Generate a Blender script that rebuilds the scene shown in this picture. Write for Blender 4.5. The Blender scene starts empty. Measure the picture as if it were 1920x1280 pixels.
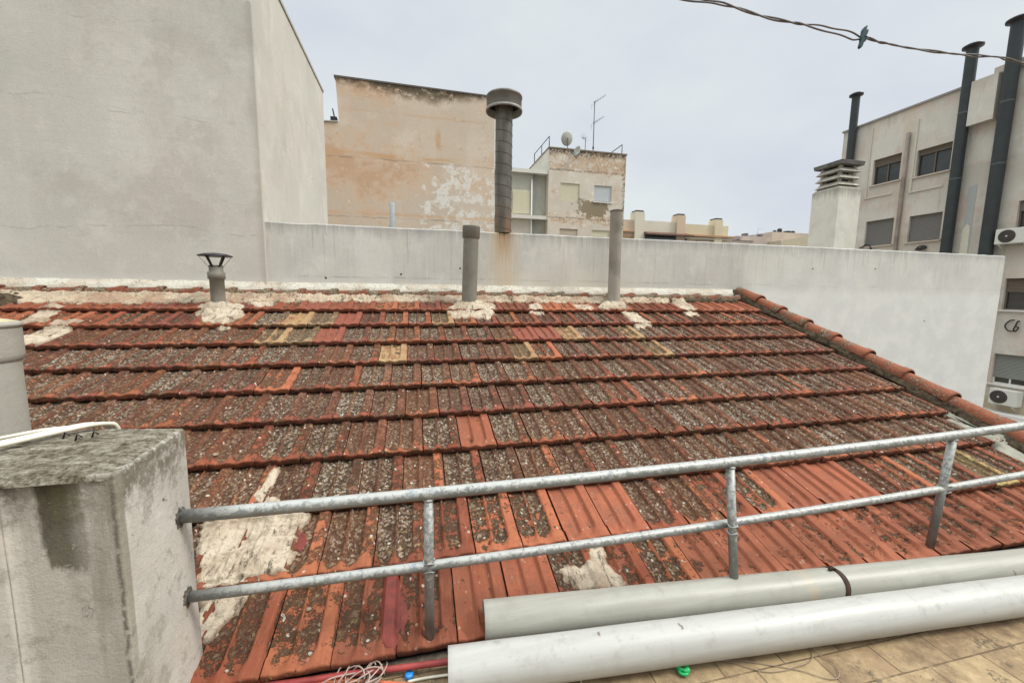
import bpy, bmesh, math, random
import numpy as np
from mathutils import Vector, Matrix
random.seed(7); RNG = np.random.default_rng(7)
S = bpy.context.scene
COL = S.collection

# ------------------------------------------------------------------ camera
cam_d = bpy.data.cameras.new('camera'); cam = bpy.data.objects.new('camera', cam_d); COL.objects.link(cam)
R_, U_, F_ = Vector([0.974649, -0.223399, 0.012331]), Vector([0.014168, 0.116629, 0.993074]), Vector([0.22329, 0.967724, -0.116838])
cam.matrix_world = Matrix((( R_.x, U_.x, -F_.x, 0), (R_.y, U_.y, -F_.y, 0), (R_.z, U_.z, -F_.z, 1.56), (0, 0, 0, 1)))
cam_d.sensor_width = 36; cam_d.lens = 762.03/1920*36
cam_d.clip_start = 0.05; cam_d.clip_end = 3000
S.camera = cam

# ------------------------------------------------------------------ light
SUN_EL, SUN_AZ = math.radians(48), math.radians(112)     # azimuth from +Y towards +X
S.view_settings.view_transform = 'Standard'; S.view_settings.look = 'None'
S.view_settings.gamma = 1; S.view_settings.exposure = 0.76
W = bpy.data.worlds.new('World'); S.world = W; W.use_nodes = True
nt = W.node_tree; N = nt.nodes; L = nt.links; N.clear()
out = N.new('ShaderNodeOutputWorld'); bg = N.new('ShaderNodeBackground'); bg.inputs[1].default_value = 0.1
L.new(bg.outputs[0], out.inputs[0])
sky = N.new('ShaderNodeTexSky'); sky.sky_type = 'NISHITA'; sky.sun_disc = False
sky.sun_elevation = SUN_EL; sky.sun_rotation = SUN_AZ; sky.air_density = 1.0; sky.dust_density = 4.0
tc = N.new('ShaderNodeTexCoord'); sp = N.new('ShaderNodeSeparateXYZ'); L.new(tc.outputs['Generated'], sp.inputs[0])
mp = N.new('ShaderNodeMapping'); mp.inputs['Scale'].default_value = (1, 1, 2.2); L.new(tc.outputs['Generated'], mp.inputs[0])
nz = N.new('ShaderNodeTexNoise'); nz.inputs['Scale'].default_value = 2.0; nz.inputs['Detail'].default_value = 7; nz.inputs['Roughness'].default_value = .5
L.new(mp.outputs[0], nz.inputs['Vector'])
cr = N.new('ShaderNodeValToRGB'); L.new(nz.outputs[0], cr.inputs[0])
cr.color_ramp.elements[0].position = .34; cr.color_ramp.elements[0].color = (.595, .635, .70, 1)
cr.color_ramp.elements[1].position = .66; cr.color_ramp.elements[1].color = (.715, .76, .755, 1)
mr = N.new('ShaderNodeMapRange'); mr.interpolation_type = 'SMOOTHSTEP'     # overcast: the zenith is brighter than the horizon
mr.inputs[1].default_value = .58; mr.inputs[2].default_value = 1.0; mr.inputs[3].default_value = 6.6; mr.inputs[4].default_value = 30.0
L.new(sp.outputs[2], mr.inputs[0])
vm = N.new('ShaderNodeVectorMath'); vm.operation = 'SCALE'; L.new(cr.outputs[0], vm.inputs[0]); L.new(mr.outputs[0], vm.inputs['Scale'])
mx = N.new('ShaderNodeMix'); mx.data_type = 'RGBA'; mx.inputs[0].default_value = .97
L.new(sky.outputs[0], mx.inputs[6]); L.new(vm.outputs[0], mx.inputs[7]); L.new(mx.outputs[2], bg.inputs[0])
sd = bpy.data.lights.new('sun', 'SUN'); sd.energy = 1.5; sd.angle = math.radians(16); sd.color = (1, .96, .89)
so = bpy.data.objects.new('sun', sd); COL.objects.link(so)
dirv = Vector((math.sin(SUN_AZ)*math.cos(SUN_EL), math.cos(SUN_AZ)*math.cos(SUN_EL), math.sin(SUN_EL)))
so.rotation_euler = dirv.to_track_quat('Z', 'Y').to_euler(); so.location = (5, 0, 15)

# ------------------------------------------------------------------ material helper
class NM:
    def __init__(s, name, rough=.85, metal=0, spec=.3):
        s.m = bpy.data.materials.new(name); s.m.use_nodes = True
        s.t = s.m.node_tree; s.N = s.t.nodes; s.L = s.t.links
        s.b = s.N['Principled BSDF']; s.b.inputs['Roughness'].default_value = rough
        s.b.inputs['Metallic'].default_value = metal; s.b.inputs['Specular IOR Level'].default_value = spec
        s.g = s.N.new('ShaderNodeNewGeometry'); s.pos = s.g.outputs['Position']; s.h = None
    def put(s, inp, v):
        if v is None: return
        if isinstance(v, (int, float)): inp.default_value = v
        elif isinstance(v, tuple): inp.default_value = (v + (1,)) if len(v) == 3 and inp.type == 'RGBA' else v
        else: s.L.new(v, inp)
    def map(s, scale=(1, 1, 1), rot=(0, 0, 0), vec=None, loc=(0, 0, 0)):
        n = s.N.new('ShaderNodeMapping'); n.inputs['Scale'].default_value = scale; n.inputs['Rotation'].default_value = rot
        n.inputs['Location'].default_value = loc
        s.L.new(vec or s.pos, n.inputs[0]); return n.outputs[0]
    def noise(s, scale, detail=4, rough=.55, vec=None, dist=0, col=False):
        n = s.N.new('ShaderNodeTexNoise'); n.inputs['Scale'].default_value = scale; n.inputs['Detail'].default_value = detail
        n.inputs['Roughness'].default_value = rough; n.inputs['Distortion'].default_value = dist
        s.L.new(vec or s.pos, n.inputs['Vector']); return n.outputs['Color' if col else 'Fac']
    def voro(s, scale, vec=None, feat='F1', out='Color', rnd=1):
        n = s.N.new('ShaderNodeTexVoronoi'); n.inputs['Scale'].default_value = scale; n.feature = feat
        n.inputs['Randomness'].default_value = rnd
        s.L.new(vec or s.pos, n.inputs['Vector']); return n.outputs[out]
    def ramp(s, fac, stops, interp='LINEAR'):
        n = s.N.new('ShaderNodeValToRGB'); n.color_ramp.interpolation = interp; e = n.color_ramp.elements
        while len(e) < len(stops): e.new(.5)
        for k, (p, c) in enumerate(stops):
            e[k].position = p; e[k].color = (c, c, c, 1) if isinstance(c, (int, float)) else tuple(c) + (1,)
        s.L.new(fac, n.inputs[0]); return n.outputs[0]
    def mix(s, f, a, b, mode='MIX'):
        n = s.N.new('ShaderNodeMix'); n.data_type = 'RGBA'; n.blend_type = mode
        s.put(n.inputs[0], f); s.put(n.inputs[6], a); s.put(n.inputs[7], b); return n.outputs[2]
    def mth(s, op, a, b=None, clamp=False):
        n = s.N.new('ShaderNodeMath'); n.operation = op; n.use_clamp = clamp
        s.put(n.inputs[0], a); s.put(n.inputs[1], b); return n.outputs[0]
    def rng(s, v, a, b, c=0, d=1, smooth=True):
        n = s.N.new('ShaderNodeMapRange'); n.interpolation_type = 'SMOOTHSTEP' if smooth else 'LINEAR'
        s.put(n.inputs[0], v)
        for k, t in enumerate((a, b, c, d)): n.inputs[k+1].default_value = t
        return n.outputs[0]
    def xyz(s, vec=None):
        n = s.N.new('ShaderNodeSeparateXYZ'); s.L.new(vec or s.pos, n.inputs[0]); return n.outputs
    def attr(s, name, out='Fac'):
        n = s.N.new('ShaderNodeAttribute'); n.attribute_name = name; return n.outputs[out]
    def bump(s, h, dist=.004, strength=1):
        n = s.N.new('ShaderNodeBump'); n.inputs['Distance'].default_value = dist; n.inputs['Strength'].default_value = strength
        s.L.new(h, n.inputs['Height'])
        if s.h: s.L.new(s.h, n.inputs['Normal'])
        s.h = n.outputs[0]; s.L.new(s.h, s.b.inputs['Normal'])
    def color(s, c): s.put(s.b.inputs['Base Color'], c); return s.m

def plain(name, c, rough=.6, metal=0, var=.15, scale=30, spec=.3, bump=0):
    m = NM(name, rough, metal, spec)
    f = m.noise(scale, 5, .6)
    d = tuple(t*(1-var) for t in c); u = tuple(min(1, t*(1+var)) for t in c)
    col = m.ramp(f, [(.3, d), (.7, u)])
    if bump: m.bump(f, bump)
    return m.color(col)

def plaster(name, base, dark, light, warm=None, top=None, bottom=None, grime=.5, rust=None, scale=1.0, patches=0, extra=None, topcol=(.22, .215, .19)):
    m = NM(name, .92, spec=.15)
    big = m.noise(.8*scale, 4, .55)
    wv_ = m.N.new('ShaderNodeVectorMath'); wv_.operation = 'ADD'; m.L.new(m.map((1, 1, .8)), wv_.inputs[0])
    sc_ = m.N.new('ShaderNodeVectorMath'); sc_.operation = 'SCALE'; m.L.new(m.noise(3.5*scale, 4, .6, col=True), sc_.inputs[0]); sc_.inputs['Scale'].default_value = .22/scale; m.L.new(sc_.outputs[0], wv_.inputs[1])
    vo = m.N.new('ShaderNodeTexVoronoi'); vo.distance = 'CHEBYCHEV'; vo.feature = 'SMOOTH_F1'; vo.inputs['Scale'].default_value = 2.1*scale; vo.inputs['Smoothness'].default_value = .35
    m.L.new(wv_.outputs[0], vo.inputs['Vector']); vsp = m.N.new('ShaderNodeSeparateColor'); m.L.new(vo.outputs['Color'], vsp.inputs[0])
    blk = m.noise(2.6*scale, 5, .62, vec=m.map(loc=(3, 1, 7)))
    fine = m.noise(26*scale, 6, .65)
    vst = m.noise(1.0, 5, .6, vec=m.map((9*scale, 9*scale, .7*scale)))
    hst = m.noise(1.0, 4, .6, vec=m.map((.8*scale, .8*scale, 8*scale), loc=(5, 5, 5)))
    c = m.mix(m.rng(big, .36, .64), dark, base)
    c = m.mix(m.mth('MULTIPLY', vsp.outputs[0], .62), c, light)
    c = m.mix(m.mth('MULTIPLY', vsp.outputs[1], .55), c, dark)
    c = m.mix(m.rng(blk, .50, .72, 0, .6), c, light)
    if warm: c = m.mix(m.mth('MULTIPLY', m.rng(m.noise(1.5*scale, 4, .6, vec=m.map(loc=(9, 2, 4))), .45, .7), .5), c, warm)
    c = m.mix(m.rng(vst, .52, .8, 0, .30), c, light)
    c = m.mix(m.rng(hst, .58, .80, 0, .12), c, dark)
    c = m.mix(m.rng(fine, .25, .75, .14, 0), c, tuple(t*.55 for t in dark))
    z = m.xyz()[2]
    if top:   # grey weathering that runs down from the top edge
        a = m.mth('ADD', z, m.mth('MULTIPLY', m.mth('SUBTRACT', vst, .5), top[1]*1.6))
        a = m.mth('ADD', a, m.mth('MULTIPLY', m.mth('SUBTRACT', blk, .5), top[1]*.8))
        c = m.mix(m.rng(a, top[0]-top[1], top[0]+.05, 0, grime), c, topcol)
    if bottom:
        a = m.mth('ADD', z, m.mth('MULTIPLY', m.mth('SUBTRACT', fine, .5), .06))
        c = m.mix(m.rng(a, bottom[0], bottom[0]+bottom[1], 1, 0), c, bottom[2])
    if extra: c = extra(m, c)
    m.bump(m.noise(60*scale, 6, .7), .0022); m.bump(big, .02, .5); m.bump(hst, .006, .25)
    return m.color(c)

# ------------------------------------------------------------------ mesh helpers
class MB:
    def __init__(s): s.v = []; s.f = []; s.sm = []; s.at = {}
    def add(s, vs, fs, smooth=False):
        o = len(s.v); s.v += [tuple(p) for p in vs]; s.f += [tuple(i+o for i in f) for f in fs]; s.sm += [smooth]*len(fs); return s
    def box(s, a, b):
        x0, y0, z0 = a; x1, y1, z1 = b
        x0, x1 = min(x0, x1), max(x0, x1); y0, y1 = min(y0, y1), max(y0, y1); z0, z1 = min(z0, z1), max(z0, z1)
        return s.add([(x0,y0,z0),(x1,y0,z0),(x1,y1,z0),(x0,y1,z0),(x0,y0,z1),(x1,y0,z1),(x1,y1,z1),(x0,y1,z1)],
              [(0,3,2,1),(4,5,6,7),(0,1,5,4),(1,2,6,5),(2,3,7,6),(3,0,4,7)])
    def prism(s, poly, h0, h1, axis=2):
        """polygon (2D, CCW) extruded along axis"""
        def P(p, h): 
            return (p[0], p[1], h) if axis == 2 else ((p[0], h, p[1]) if axis == 1 else (h, p[0], p[1]))
        n = len(poly); vs = [P(p, h0) for p in poly] + [P(p, h1) for p in poly]
        fs = [tuple(range(n))[::-1], tuple(range(n, 2*n))] + [(i, (i+1) % n, n+(i+1) % n, n+i) for i in range(n)]
        return s.add(vs, fs)
    def tube(s, pts, r, n=10, caps=True, smooth=True, closed=False):
        pts = [Vector(p) for p in pts]; m = len(pts); rr = r if isinstance(r, (list, tuple)) else [r]*m
        vs = []; prev = None
        for i, p in enumerate(pts):
            a = pts[max(i-1, 0)]; b = pts[min(i+1, m-1)]; d = (b-a).normalized()
            if prev is None:
                u = d.orthogonal().normalized()
            else:
                u = (prev - d*prev.dot(d)).normalized()
            prev = u; w = d.cross(u)
            for k in range(n):
                t = 2*math.pi*k/n; vs.append(p + (u*math.cos(t) + w*math.sin(t))*rr[i])
        fs = [(i*n+k, i*n+(k+1) % n, (i+1)*n+(k+1) % n, (i+1)*n+k) for i in range(m-1) for k in range(n)]
        o = len(s.v); s.add(vs, fs, smooth)
        if caps: s.add([], [])
        if caps:
            s.f += [tuple(o+k for k in range(n))[::-1], tuple(o+(m-1)*n+k for k in range(n))]; s.sm += [False, False]
        return s
    def lathe(s, prof, c=(0, 0, 0), n=28, smooth=True, axis=None, sharp=()):
        """prof: list of (r, h) bottom to top, revolved about axis through c"""
        ax = (Vector(axis) if axis else Vector((0, 0, 1))).normalized(); u = ax.orthogonal().normalized(); w = ax.cross(u); c = Vector(c)
        vs = []
        for r, h in prof:
            for k in range(n):
                t = 2*math.pi*k/n; vs.append(c + ax*h + (u*math.cos(t)+w*math.sin(t))*r)
        fs = [(i*n+k, i*n+(k+1) % n, (i+1)*n+(k+1) % n, (i+1)*n+k) for i in range(len(prof)-1) for k in range(n)]
        return s.add(vs, fs, smooth)
    def build(s, name, mat, parent=None, label=None, cat=None, group=None, kind=None, bevel=0):
        me = bpy.data.meshes.new(name); me.from_pydata(s.v, [], s.f)
        me.polygons.foreach_set('use_smooth', s.sm); me.materials.append(mat)
        for k_, vl in s.at.items():
            a_ = me.attributes.new(k_, 'FLOAT', 'POINT'); a_.data.foreach_set('value', vl)
        me.validate(); me.update()
        o = bpy.data.objects.new(name, me); COL.objects.link(o)
        if parent:
            o.parent = parent
            if parent.type == 'EMPTY': o.matrix_parent_inverse = Matrix.Translation(-parent.location)
        if bevel:
            b = o.modifiers.new('bevel', 'BEVEL'); b.width = bevel; b.segments = 2; b.limit_method = 'ANGLE'; b.angle_limit = math.radians(40)
        tag(o, label, cat, group, kind); return o
def tag(o, label=None, cat=None, group=None, kind=None):
    if label: o['label'] = label
    if cat: o['category'] = cat
    if group: o['group'] = group
    if kind: o['kind'] = kind
def empty(name, loc, label, cat, group=None):
    o = bpy.data.objects.new(name, None); o.location = loc; o.empty_display_size = .2; COL.objects.link(o); tag(o, label, cat, group); return o

def facade(rects, a0, a1, b0, b1, P, depth, zcuts=()):
    """wall face with real openings; P(a, b, d) gives the 3D point d behind the face"""
    A = sorted(set([a0, a1] + [t for r in rects for t in (r[0], r[1])])); B = sorted(set([b0, b1] + list(zcuts) + [t for r in rects for t in (r[2], r[3])]))
    m = MB()
    for i in range(len(A)-1):
        for j in range(len(B)-1):
            ca, cb = (A[i]+A[i+1])/2, (B[j]+B[j+1])/2
            if any(r[0] < ca < r[1] and r[2] < cb < r[3] for r in rects): continue
            m.add([P(A[i], B[j], 0), P(A[i+1], B[j], 0), P(A[i+1], B[j+1], 0), P(A[i], B[j+1], 0)], [(0, 1, 2, 3)])
    for r in rects:
        c = [(r[0], r[2]), (r[1], r[2]), (r[1], r[3]), (r[0], r[3])]
        for k in range(4):
            p, q = c[k], c[(k+1) % 4]
            m.add([P(*p, 0), P(*q, 0), P(*q, depth), P(*p, depth)], [(0, 1, 2, 3)])
    return m

# ------------------------------------------------------------------ materials
RED = (.36, .105, .052)
def make_tile_mat():
    m = NM('terracotta_tile', .85, spec=.2)
    tint = m.attr('tint', 'Color'); lich = m.attr('lich'); rec = m.attr('recess'); rnd = m.attr('rnd')
    n1 = m.noise(9, 5, .6); n2 = m.noise(55, 5, .65); n3 = m.noise(190, 3, .6)
    st = m.noise(1, 5, .6, vec=m.map((70, 9, 9)))
    c = m.mix(m.rng(n1, .35, .7), tint, m.mix(.55, tint, (.24, .075, .042)))
    c = m.mix(m.rng(st, .45, .75, 0, .5), c, m.mix(.5, tint, (.42, .18, .09)))
    c = m.mix(m.rng(n2, .48, .75, 0, .5), c, (.13, .045, .028))
    # lichen: grows mostly in the pans
    n18 = m.noise(20, 4, .6)
    cov = m.mth('MULTIPLY', lich, m.mth('ADD', m.mth('MULTIPLY', rec, .45), .57))
    cov = m.mth('ADD', cov, m.mth('MULTIPLY', m.mth('SUBTRACT', n18, .5), 1.15))
    cov = m.mth('ADD', cov, m.mth('MULTIPLY', m.mth('SUBTRACT', n2, .5), .45))
    v = m.voro(105, vec=m.map((1, .8, .8)))
    vv = m.voro(210)
    vs = m.N.new('ShaderNodeSeparateColor'); m.L.new(v, vs.inputs[0]); vr, vg, vb = vs.outputs
    vs2 = m.N.new('ShaderNodeSeparateColor'); m.L.new(vv, vs2.inputs[0])
    pale = m.mth('ADD', m.mth('MULTIPLY', m.mth('SUBTRACT', rnd, .5), .16), m.mth('MULTIPLY', m.mth('SUBTRACT', n1, .5), .35))
    spk = m.ramp(m.mth('ADD', m.mth('ADD', m.mth('MULTIPLY', vr, .62), m.mth('MULTIPLY', n3, .38)), pale),
                 [(.28, (.016, .013, .008)), (.47, (.042, .032, .018)), (.59, (.082, .060, .035)), (.71, (.155, .12, .08)), (.82, (.26, .225, .17)), (.95, (.45, .42, .35))])
    pink = m.mix(m.mth('MULTIPLY', m.rng(vs2.outputs[1], .45, .65), .7), spk, (.25, .105, .058))
    lc = m.mix(m.rng(cov, .33, .58), (.036, .030, .016), m.mix(m.mth('MULTIPLY', m.mth('SUBTRACT', 1, rec), .9), m.mix(.25, spk, pink), m.mix(.45, pink, c)))
    msk = m.rng(m.mth('ADD', cov, m.mth('MULTIPLY', m.mth('SUBTRACT', vs2.outputs[0], .5), .16)), .29, .37)
    c = m.mix(m.mth('MULTIPLY', msk, m.rng(rnd, 0, 1, .80, .97)), c, lc)
    ylw = m.mth('MULTIPLY', m.rng(n18, .56, .66), m.rng(n2, .52, .6))
    c = m.mix(m.mth('MULTIPLY', ylw, m.rng(lich, .15, .5, .0, .45)), c, (.40, .30, .11))
    c = m.mix(m.mth('MULTIPLY', m.rng(vb, .990, .994), m.rng(lich, .1, .5, .3, 1)), c, (.46, .42, .34))
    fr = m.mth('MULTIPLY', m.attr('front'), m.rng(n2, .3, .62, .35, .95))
    c = m.mix(fr, c, (.075, .030, .017))  # nose fronts darkened: shade under the lip painted in, broken up with grime
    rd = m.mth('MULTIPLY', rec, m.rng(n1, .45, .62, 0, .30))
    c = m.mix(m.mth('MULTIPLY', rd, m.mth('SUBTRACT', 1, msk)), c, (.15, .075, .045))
    m.bump(m.mth('MULTIPLY', msk, m.mth('ADD', m.mth('MULTIPLY', vr, .6), n3)), .0035); m.bump(n2, .0015)
    return m.color(c)
M_TILE = make_tile_mat()
def make_cap_mat(name, tint, mossy=.4):
    m = NM(name, .88, spec=.2)
    n1 = m.noise(7, 5, .6); n2 = m.noise(60, 5, .7); v = m.voro(150)
    vs = m.N.new('ShaderNodeSeparateColor'); m.L.new(v, vs.inputs[0])
    c = m.mix(m.rng(n1, .35, .7), tint, tuple(t*.62 for t in tint))
    c = m.mix(m.rng(n2, .45, .8, 0, .6), c, (.42, .2, .12))
    a = m.mth('ADD', n1, m.mth('MULTIPLY', m.mth('SUBTRACT', n2, .5), 1.1))
    lc = m.ramp(vs.outputs[0], [(.2, (.05, .04, .025)), (.6, (.15, .12, .07)), (.9, (.36, .31, .22))])
    c = m.mix(m.rng(a, .62-mossy*.3, .74-mossy*.25), c, lc)
    m.bump(n2, .004); return m.color(c)
M_CAP = make_cap_mat('verge_clay', (.25, .084, .045), .30)
M_RIDGE = make_cap_mat('ridge_clay', (.19, .055, .030), .75)
def make_mortar(name, base, warm):
    m = NM(name, .95, spec=.1)
    n = m.noise(11, 6, .65, dist=.6); f = m.noise(45, 6, .7); k = m.noise(4, 5, .6)
    c = m.mix(m.rng(k, .4, .65), base, warm)
    c = m.mix(m.rng(n, .3, .45, .55, 0), c, tuple(t*.5 for t in warm))
    cr_ = m.voro(9, vec=m.mix(.06, m.pos, m.noise(12, 4, .6, col=True)), feat='DISTANCE_TO_EDGE', out='Distance')
    c = m.mix(m.mth('MULTIPLY', m.rng(cr_, .0, .02, 1, 0), m.rng(f, .45, .6)), c, (.17, .13, .09))
    c = m.mix(m.rng(f, .62, .8, 0, .6), c, (.2, .16, .11))
    c = m.mix(m.rng(f, .2, .38, .5, 0), c, tuple(min(.85, t*1.25) for t in base))
    if name != 'lime_skirt':
        e = m.mth('ADD', m.attr('edge'), m.mth('MULTIPLY', m.mth('SUBTRACT', n, .5), .05))
        c = m.mix(m.rng(e, .0, .022, .75, 0), c, m.mix(m.rng(f, .4, .6), (.20, .11, .065), (.36, .27, .18)))
        s2 = m.noise(17, 6, .75, vec=m.map((1, 1, 1), loc=(3, 3, 3)))
        c = m.mix(m.rng(s2, .51, .64, 0, .75), c, (.27, .205, .15))
        s3 = m.noise(1, 6, .75, vec=m.map((26, 7, 7), (0, 0, -.35)))
        c = m.mix(m.mth('MULTIPLY', m.rng(s3, .55, .62), m.rng(s2, .42, .55)), c, (.12, .095, .07))
        c = m.mix(m.rng(m.noise(70, 4, .7), .66, .72, 0, .7), c, (.10, .075, .05))
        m.bump(s2, .012)
    m.bump(n, .02); m.bump(f, .008); return m.color(c)
M_MORTAR = make_mortar('lime_mortar', (.53, .43, .31), (.38, .26, .175))
M_MORTARW = make_mortar('pale_mortar', (.56, .475, .355), (.40, .31, .22))
M_GREYCEM = plain('grey_cement', (.25, .24, .19), .95, var=.3, scale=14, bump=.004)
M_MOSS = plain('mossy_mortar', (.075, .054, .032), .98, var=.75, scale=28, bump=.012)
M_DARK = plain('black_void', (.012, .011, .01), .95)

def stain_lines(m, c):
    x, y, z = m.xyz()
    sv = m.noise(1, 6, .7, vec=m.map((24, 5, 1.1))); sw = m.noise(2.4, 6, .7)
    c = m.mix(m.mth('MULTIPLY', m.rng(sv, .54, .64), m.rng(sw, .46, .6, 0, .75)), c, (.66, .65, .59))
    c = m.mix(m.mth('MULTIPLY', m.rng(sv, .45, .34), m.rng(z, 1.5, 2.3, .08, .5)), c, (.29, .28, .25))
    hl = m.mth('ABSOLUTE', m.mth('SUBTRACT', m.mth('ADD', z, m.mth('MULTIPLY', m.noise(1, 4, .6, vec=m.map((1.2, 1, 1))), .06)), 1.755))
    c = m.mix(m.mth('MULTIPLY', m.rng(hl, .0, .010, .7, 0), m.rng(sw, .42, .6)), c, (.25, .245, .22))
    return stain_more(m, c)
def stain_more(m, c):   # rust below the steel flue, and the pale repaired stretch of wall on the right
    x, y, z = m.xyz()
    s1 = m.noise(1, 4, .6, vec=m.map((45, 3, 1.0)))
    d = m.mth('ABSOLUTE', m.mth('SUBTRACT', x, 1.03))
    wid = m.mth('ADD', d, m.mth('MULTIPLY', m.mth('SUBTRACT', s1, .5), .16))
    up = m.rng(m.mth('ADD', z, m.mth('MULTIPLY', m.mth('SUBTRACT', s1, .5), 1.1)), 1.85, 2.32)
    c = m.mix(m.mth('MULTIPLY', m.rng(wid, .02, .15, 1, 0), up), c, (.14, .038, .010))
    halo = m.mth('MULTIPLY', m.rng(d, .03, .28, 1, 0), m.rng(s1, .3, .6))
    c = m.mix(m.mth('MULTIPLY', halo, .75), c, (.60, .45, .27))
    # warmer, cleaner paint around the middle of the wall base
    w = m.mth('MULTIPLY', m.rng(m.mth('ADD', z, m.mth('MULTIPLY', m.noise(3, 4), .4)), 1.6, 2.3, 1, 0), m.rng(m.mth('ABSOLUTE', m.mth('SUBTRACT', x, 1.9)), .3, 1.5, .55, 0))
    c = m.mix(w, c, (.72, .66, .50))
    # lighter coat right of the rake
    n = m.noise(2.2, 4, .6)
    r = m.rng(m.mth('ADD', x, m.mth('MULTIPLY', m.mth('SUBTRACT', n, .5), .9)), 4.45, 4.75)
    low = m.rng(m.mth('ADD', z, m.mth('MULTIPLY', m.mth('SUBTRACT', n, .5), .9)), 1.2, 2.2, .95, .2)
    c = m.mix(m.mth('MULTIPLY', r, low), c, m.mix(m.rng(m.noise(3, 5), .4, .65), (.66, .645, .60), (.73, .71, .655)))
    band = m.mth('MULTIPLY', m.rng(m.mth('ABSOLUTE', m.mth('SUBTRACT', x, 4.42)), .05, .3, .45, 0), m.rng(m.noise(1, 4, .6, vec=m.map((8, 8, 1.5))), .35, .6))
    return m.mix(band, c, (.42, .41, .38))
def left_more(m, c):
    x, y, z = m.xyz()
    n = m.noise(2.2, 6, .7); k = m.noise(1, 5, .7, vec=m.map((3.2, 3.2, .9)))
    c = m.mix(m.rng(n, .56, .62, 0, .30), c, (.66, .63, .55))
    c = m.mix(m.rng(m.noise(1.3, 6, .72, vec=m.map(loc=(6, 1, 2))), .54, .60, 0, .26), c, (.42, .385, .32))
    c = m.mix(m.mth('MULTIPLY', m.rng(k, .56, .66, 0, .45), m.rng(z, 2.2, 4.5)), c, (.43, .395, .33))
    e = m.mth('ABSOLUTE', m.mth('SUBTRACT', x, -1.6)); e = m.mth('ADD', e, m.mth('MULTIPLY', m.mth('SUBTRACT', n, .5), .12))
    c = m.mix(m.mth('MULTIPLY', m.rng(e, .0, .09, .5, 0), m.rng(y, 4.9, 5.0, 1, .2)), c, (.34, .31, .26))
    wob = m.mth('MULTIPLY', m.noise(1, 4, .6, vec=m.map((.8, .8, .8))), .5)
    for zz_, st_ in ((2.15, .6), (3.32, .45), (4.1, .4)):
        d = m.mth('ABSOLUTE', m.mth('SUBTRACT', m.mth('ADD', z, wob), zz_+.25)); c = m.mix(m.mth('MULTIPLY', m.rng(d, 0, .012, st_, 0), m.rng(n, .46, .56)), c, (.36, .33, .28))
    pt = m.rng(m.mth('ADD', m.mth('ADD', z, wob), m.mth('MULTIPLY', m.mth('SUBTRACT', n, .5), .3)), 4.60, 4.63); c = m.mix(m.mth('MULTIPLY', m.mth('MULTIPLY', pt, m.rng(y, 4.94, 4.96, .8, 0)), m.rng(x, -3.6, -3.3)), c, (.66, .655, .60))
    ck = m.voro(.7, vec=m.mix(.1, m.pos, m.noise(3, 6, .75, col=True)), feat='DISTANCE_TO_EDGE', out='Distance')
    c = m.mix(m.mth('MULTIPLY', m.rng(ck, .0, .003, .30, 0), m.rng(n, .54, .60)), c, (.26, .235, .2))
    return c
M_LEFT = plaster('left_plaster', (.60, .575, .505), (.52, .50, .44), (.67, .645, .57), warm=(.60, .535, .475), bottom=(1.56, .2, (.66, .64, .585)), extra=left_more)
M_PARTY = plaster('party_plaster', (.61, .59, .53), (.52, .505, .455), (.71, .69, .625), warm=(.68, .635, .54), top=(2.3, .16, 0), grime=.8, bottom=(1.58, .13, (.72, .71, .65)), extra=stain_lines, scale=1.3, topcol=(.30, .295, .275))
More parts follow.
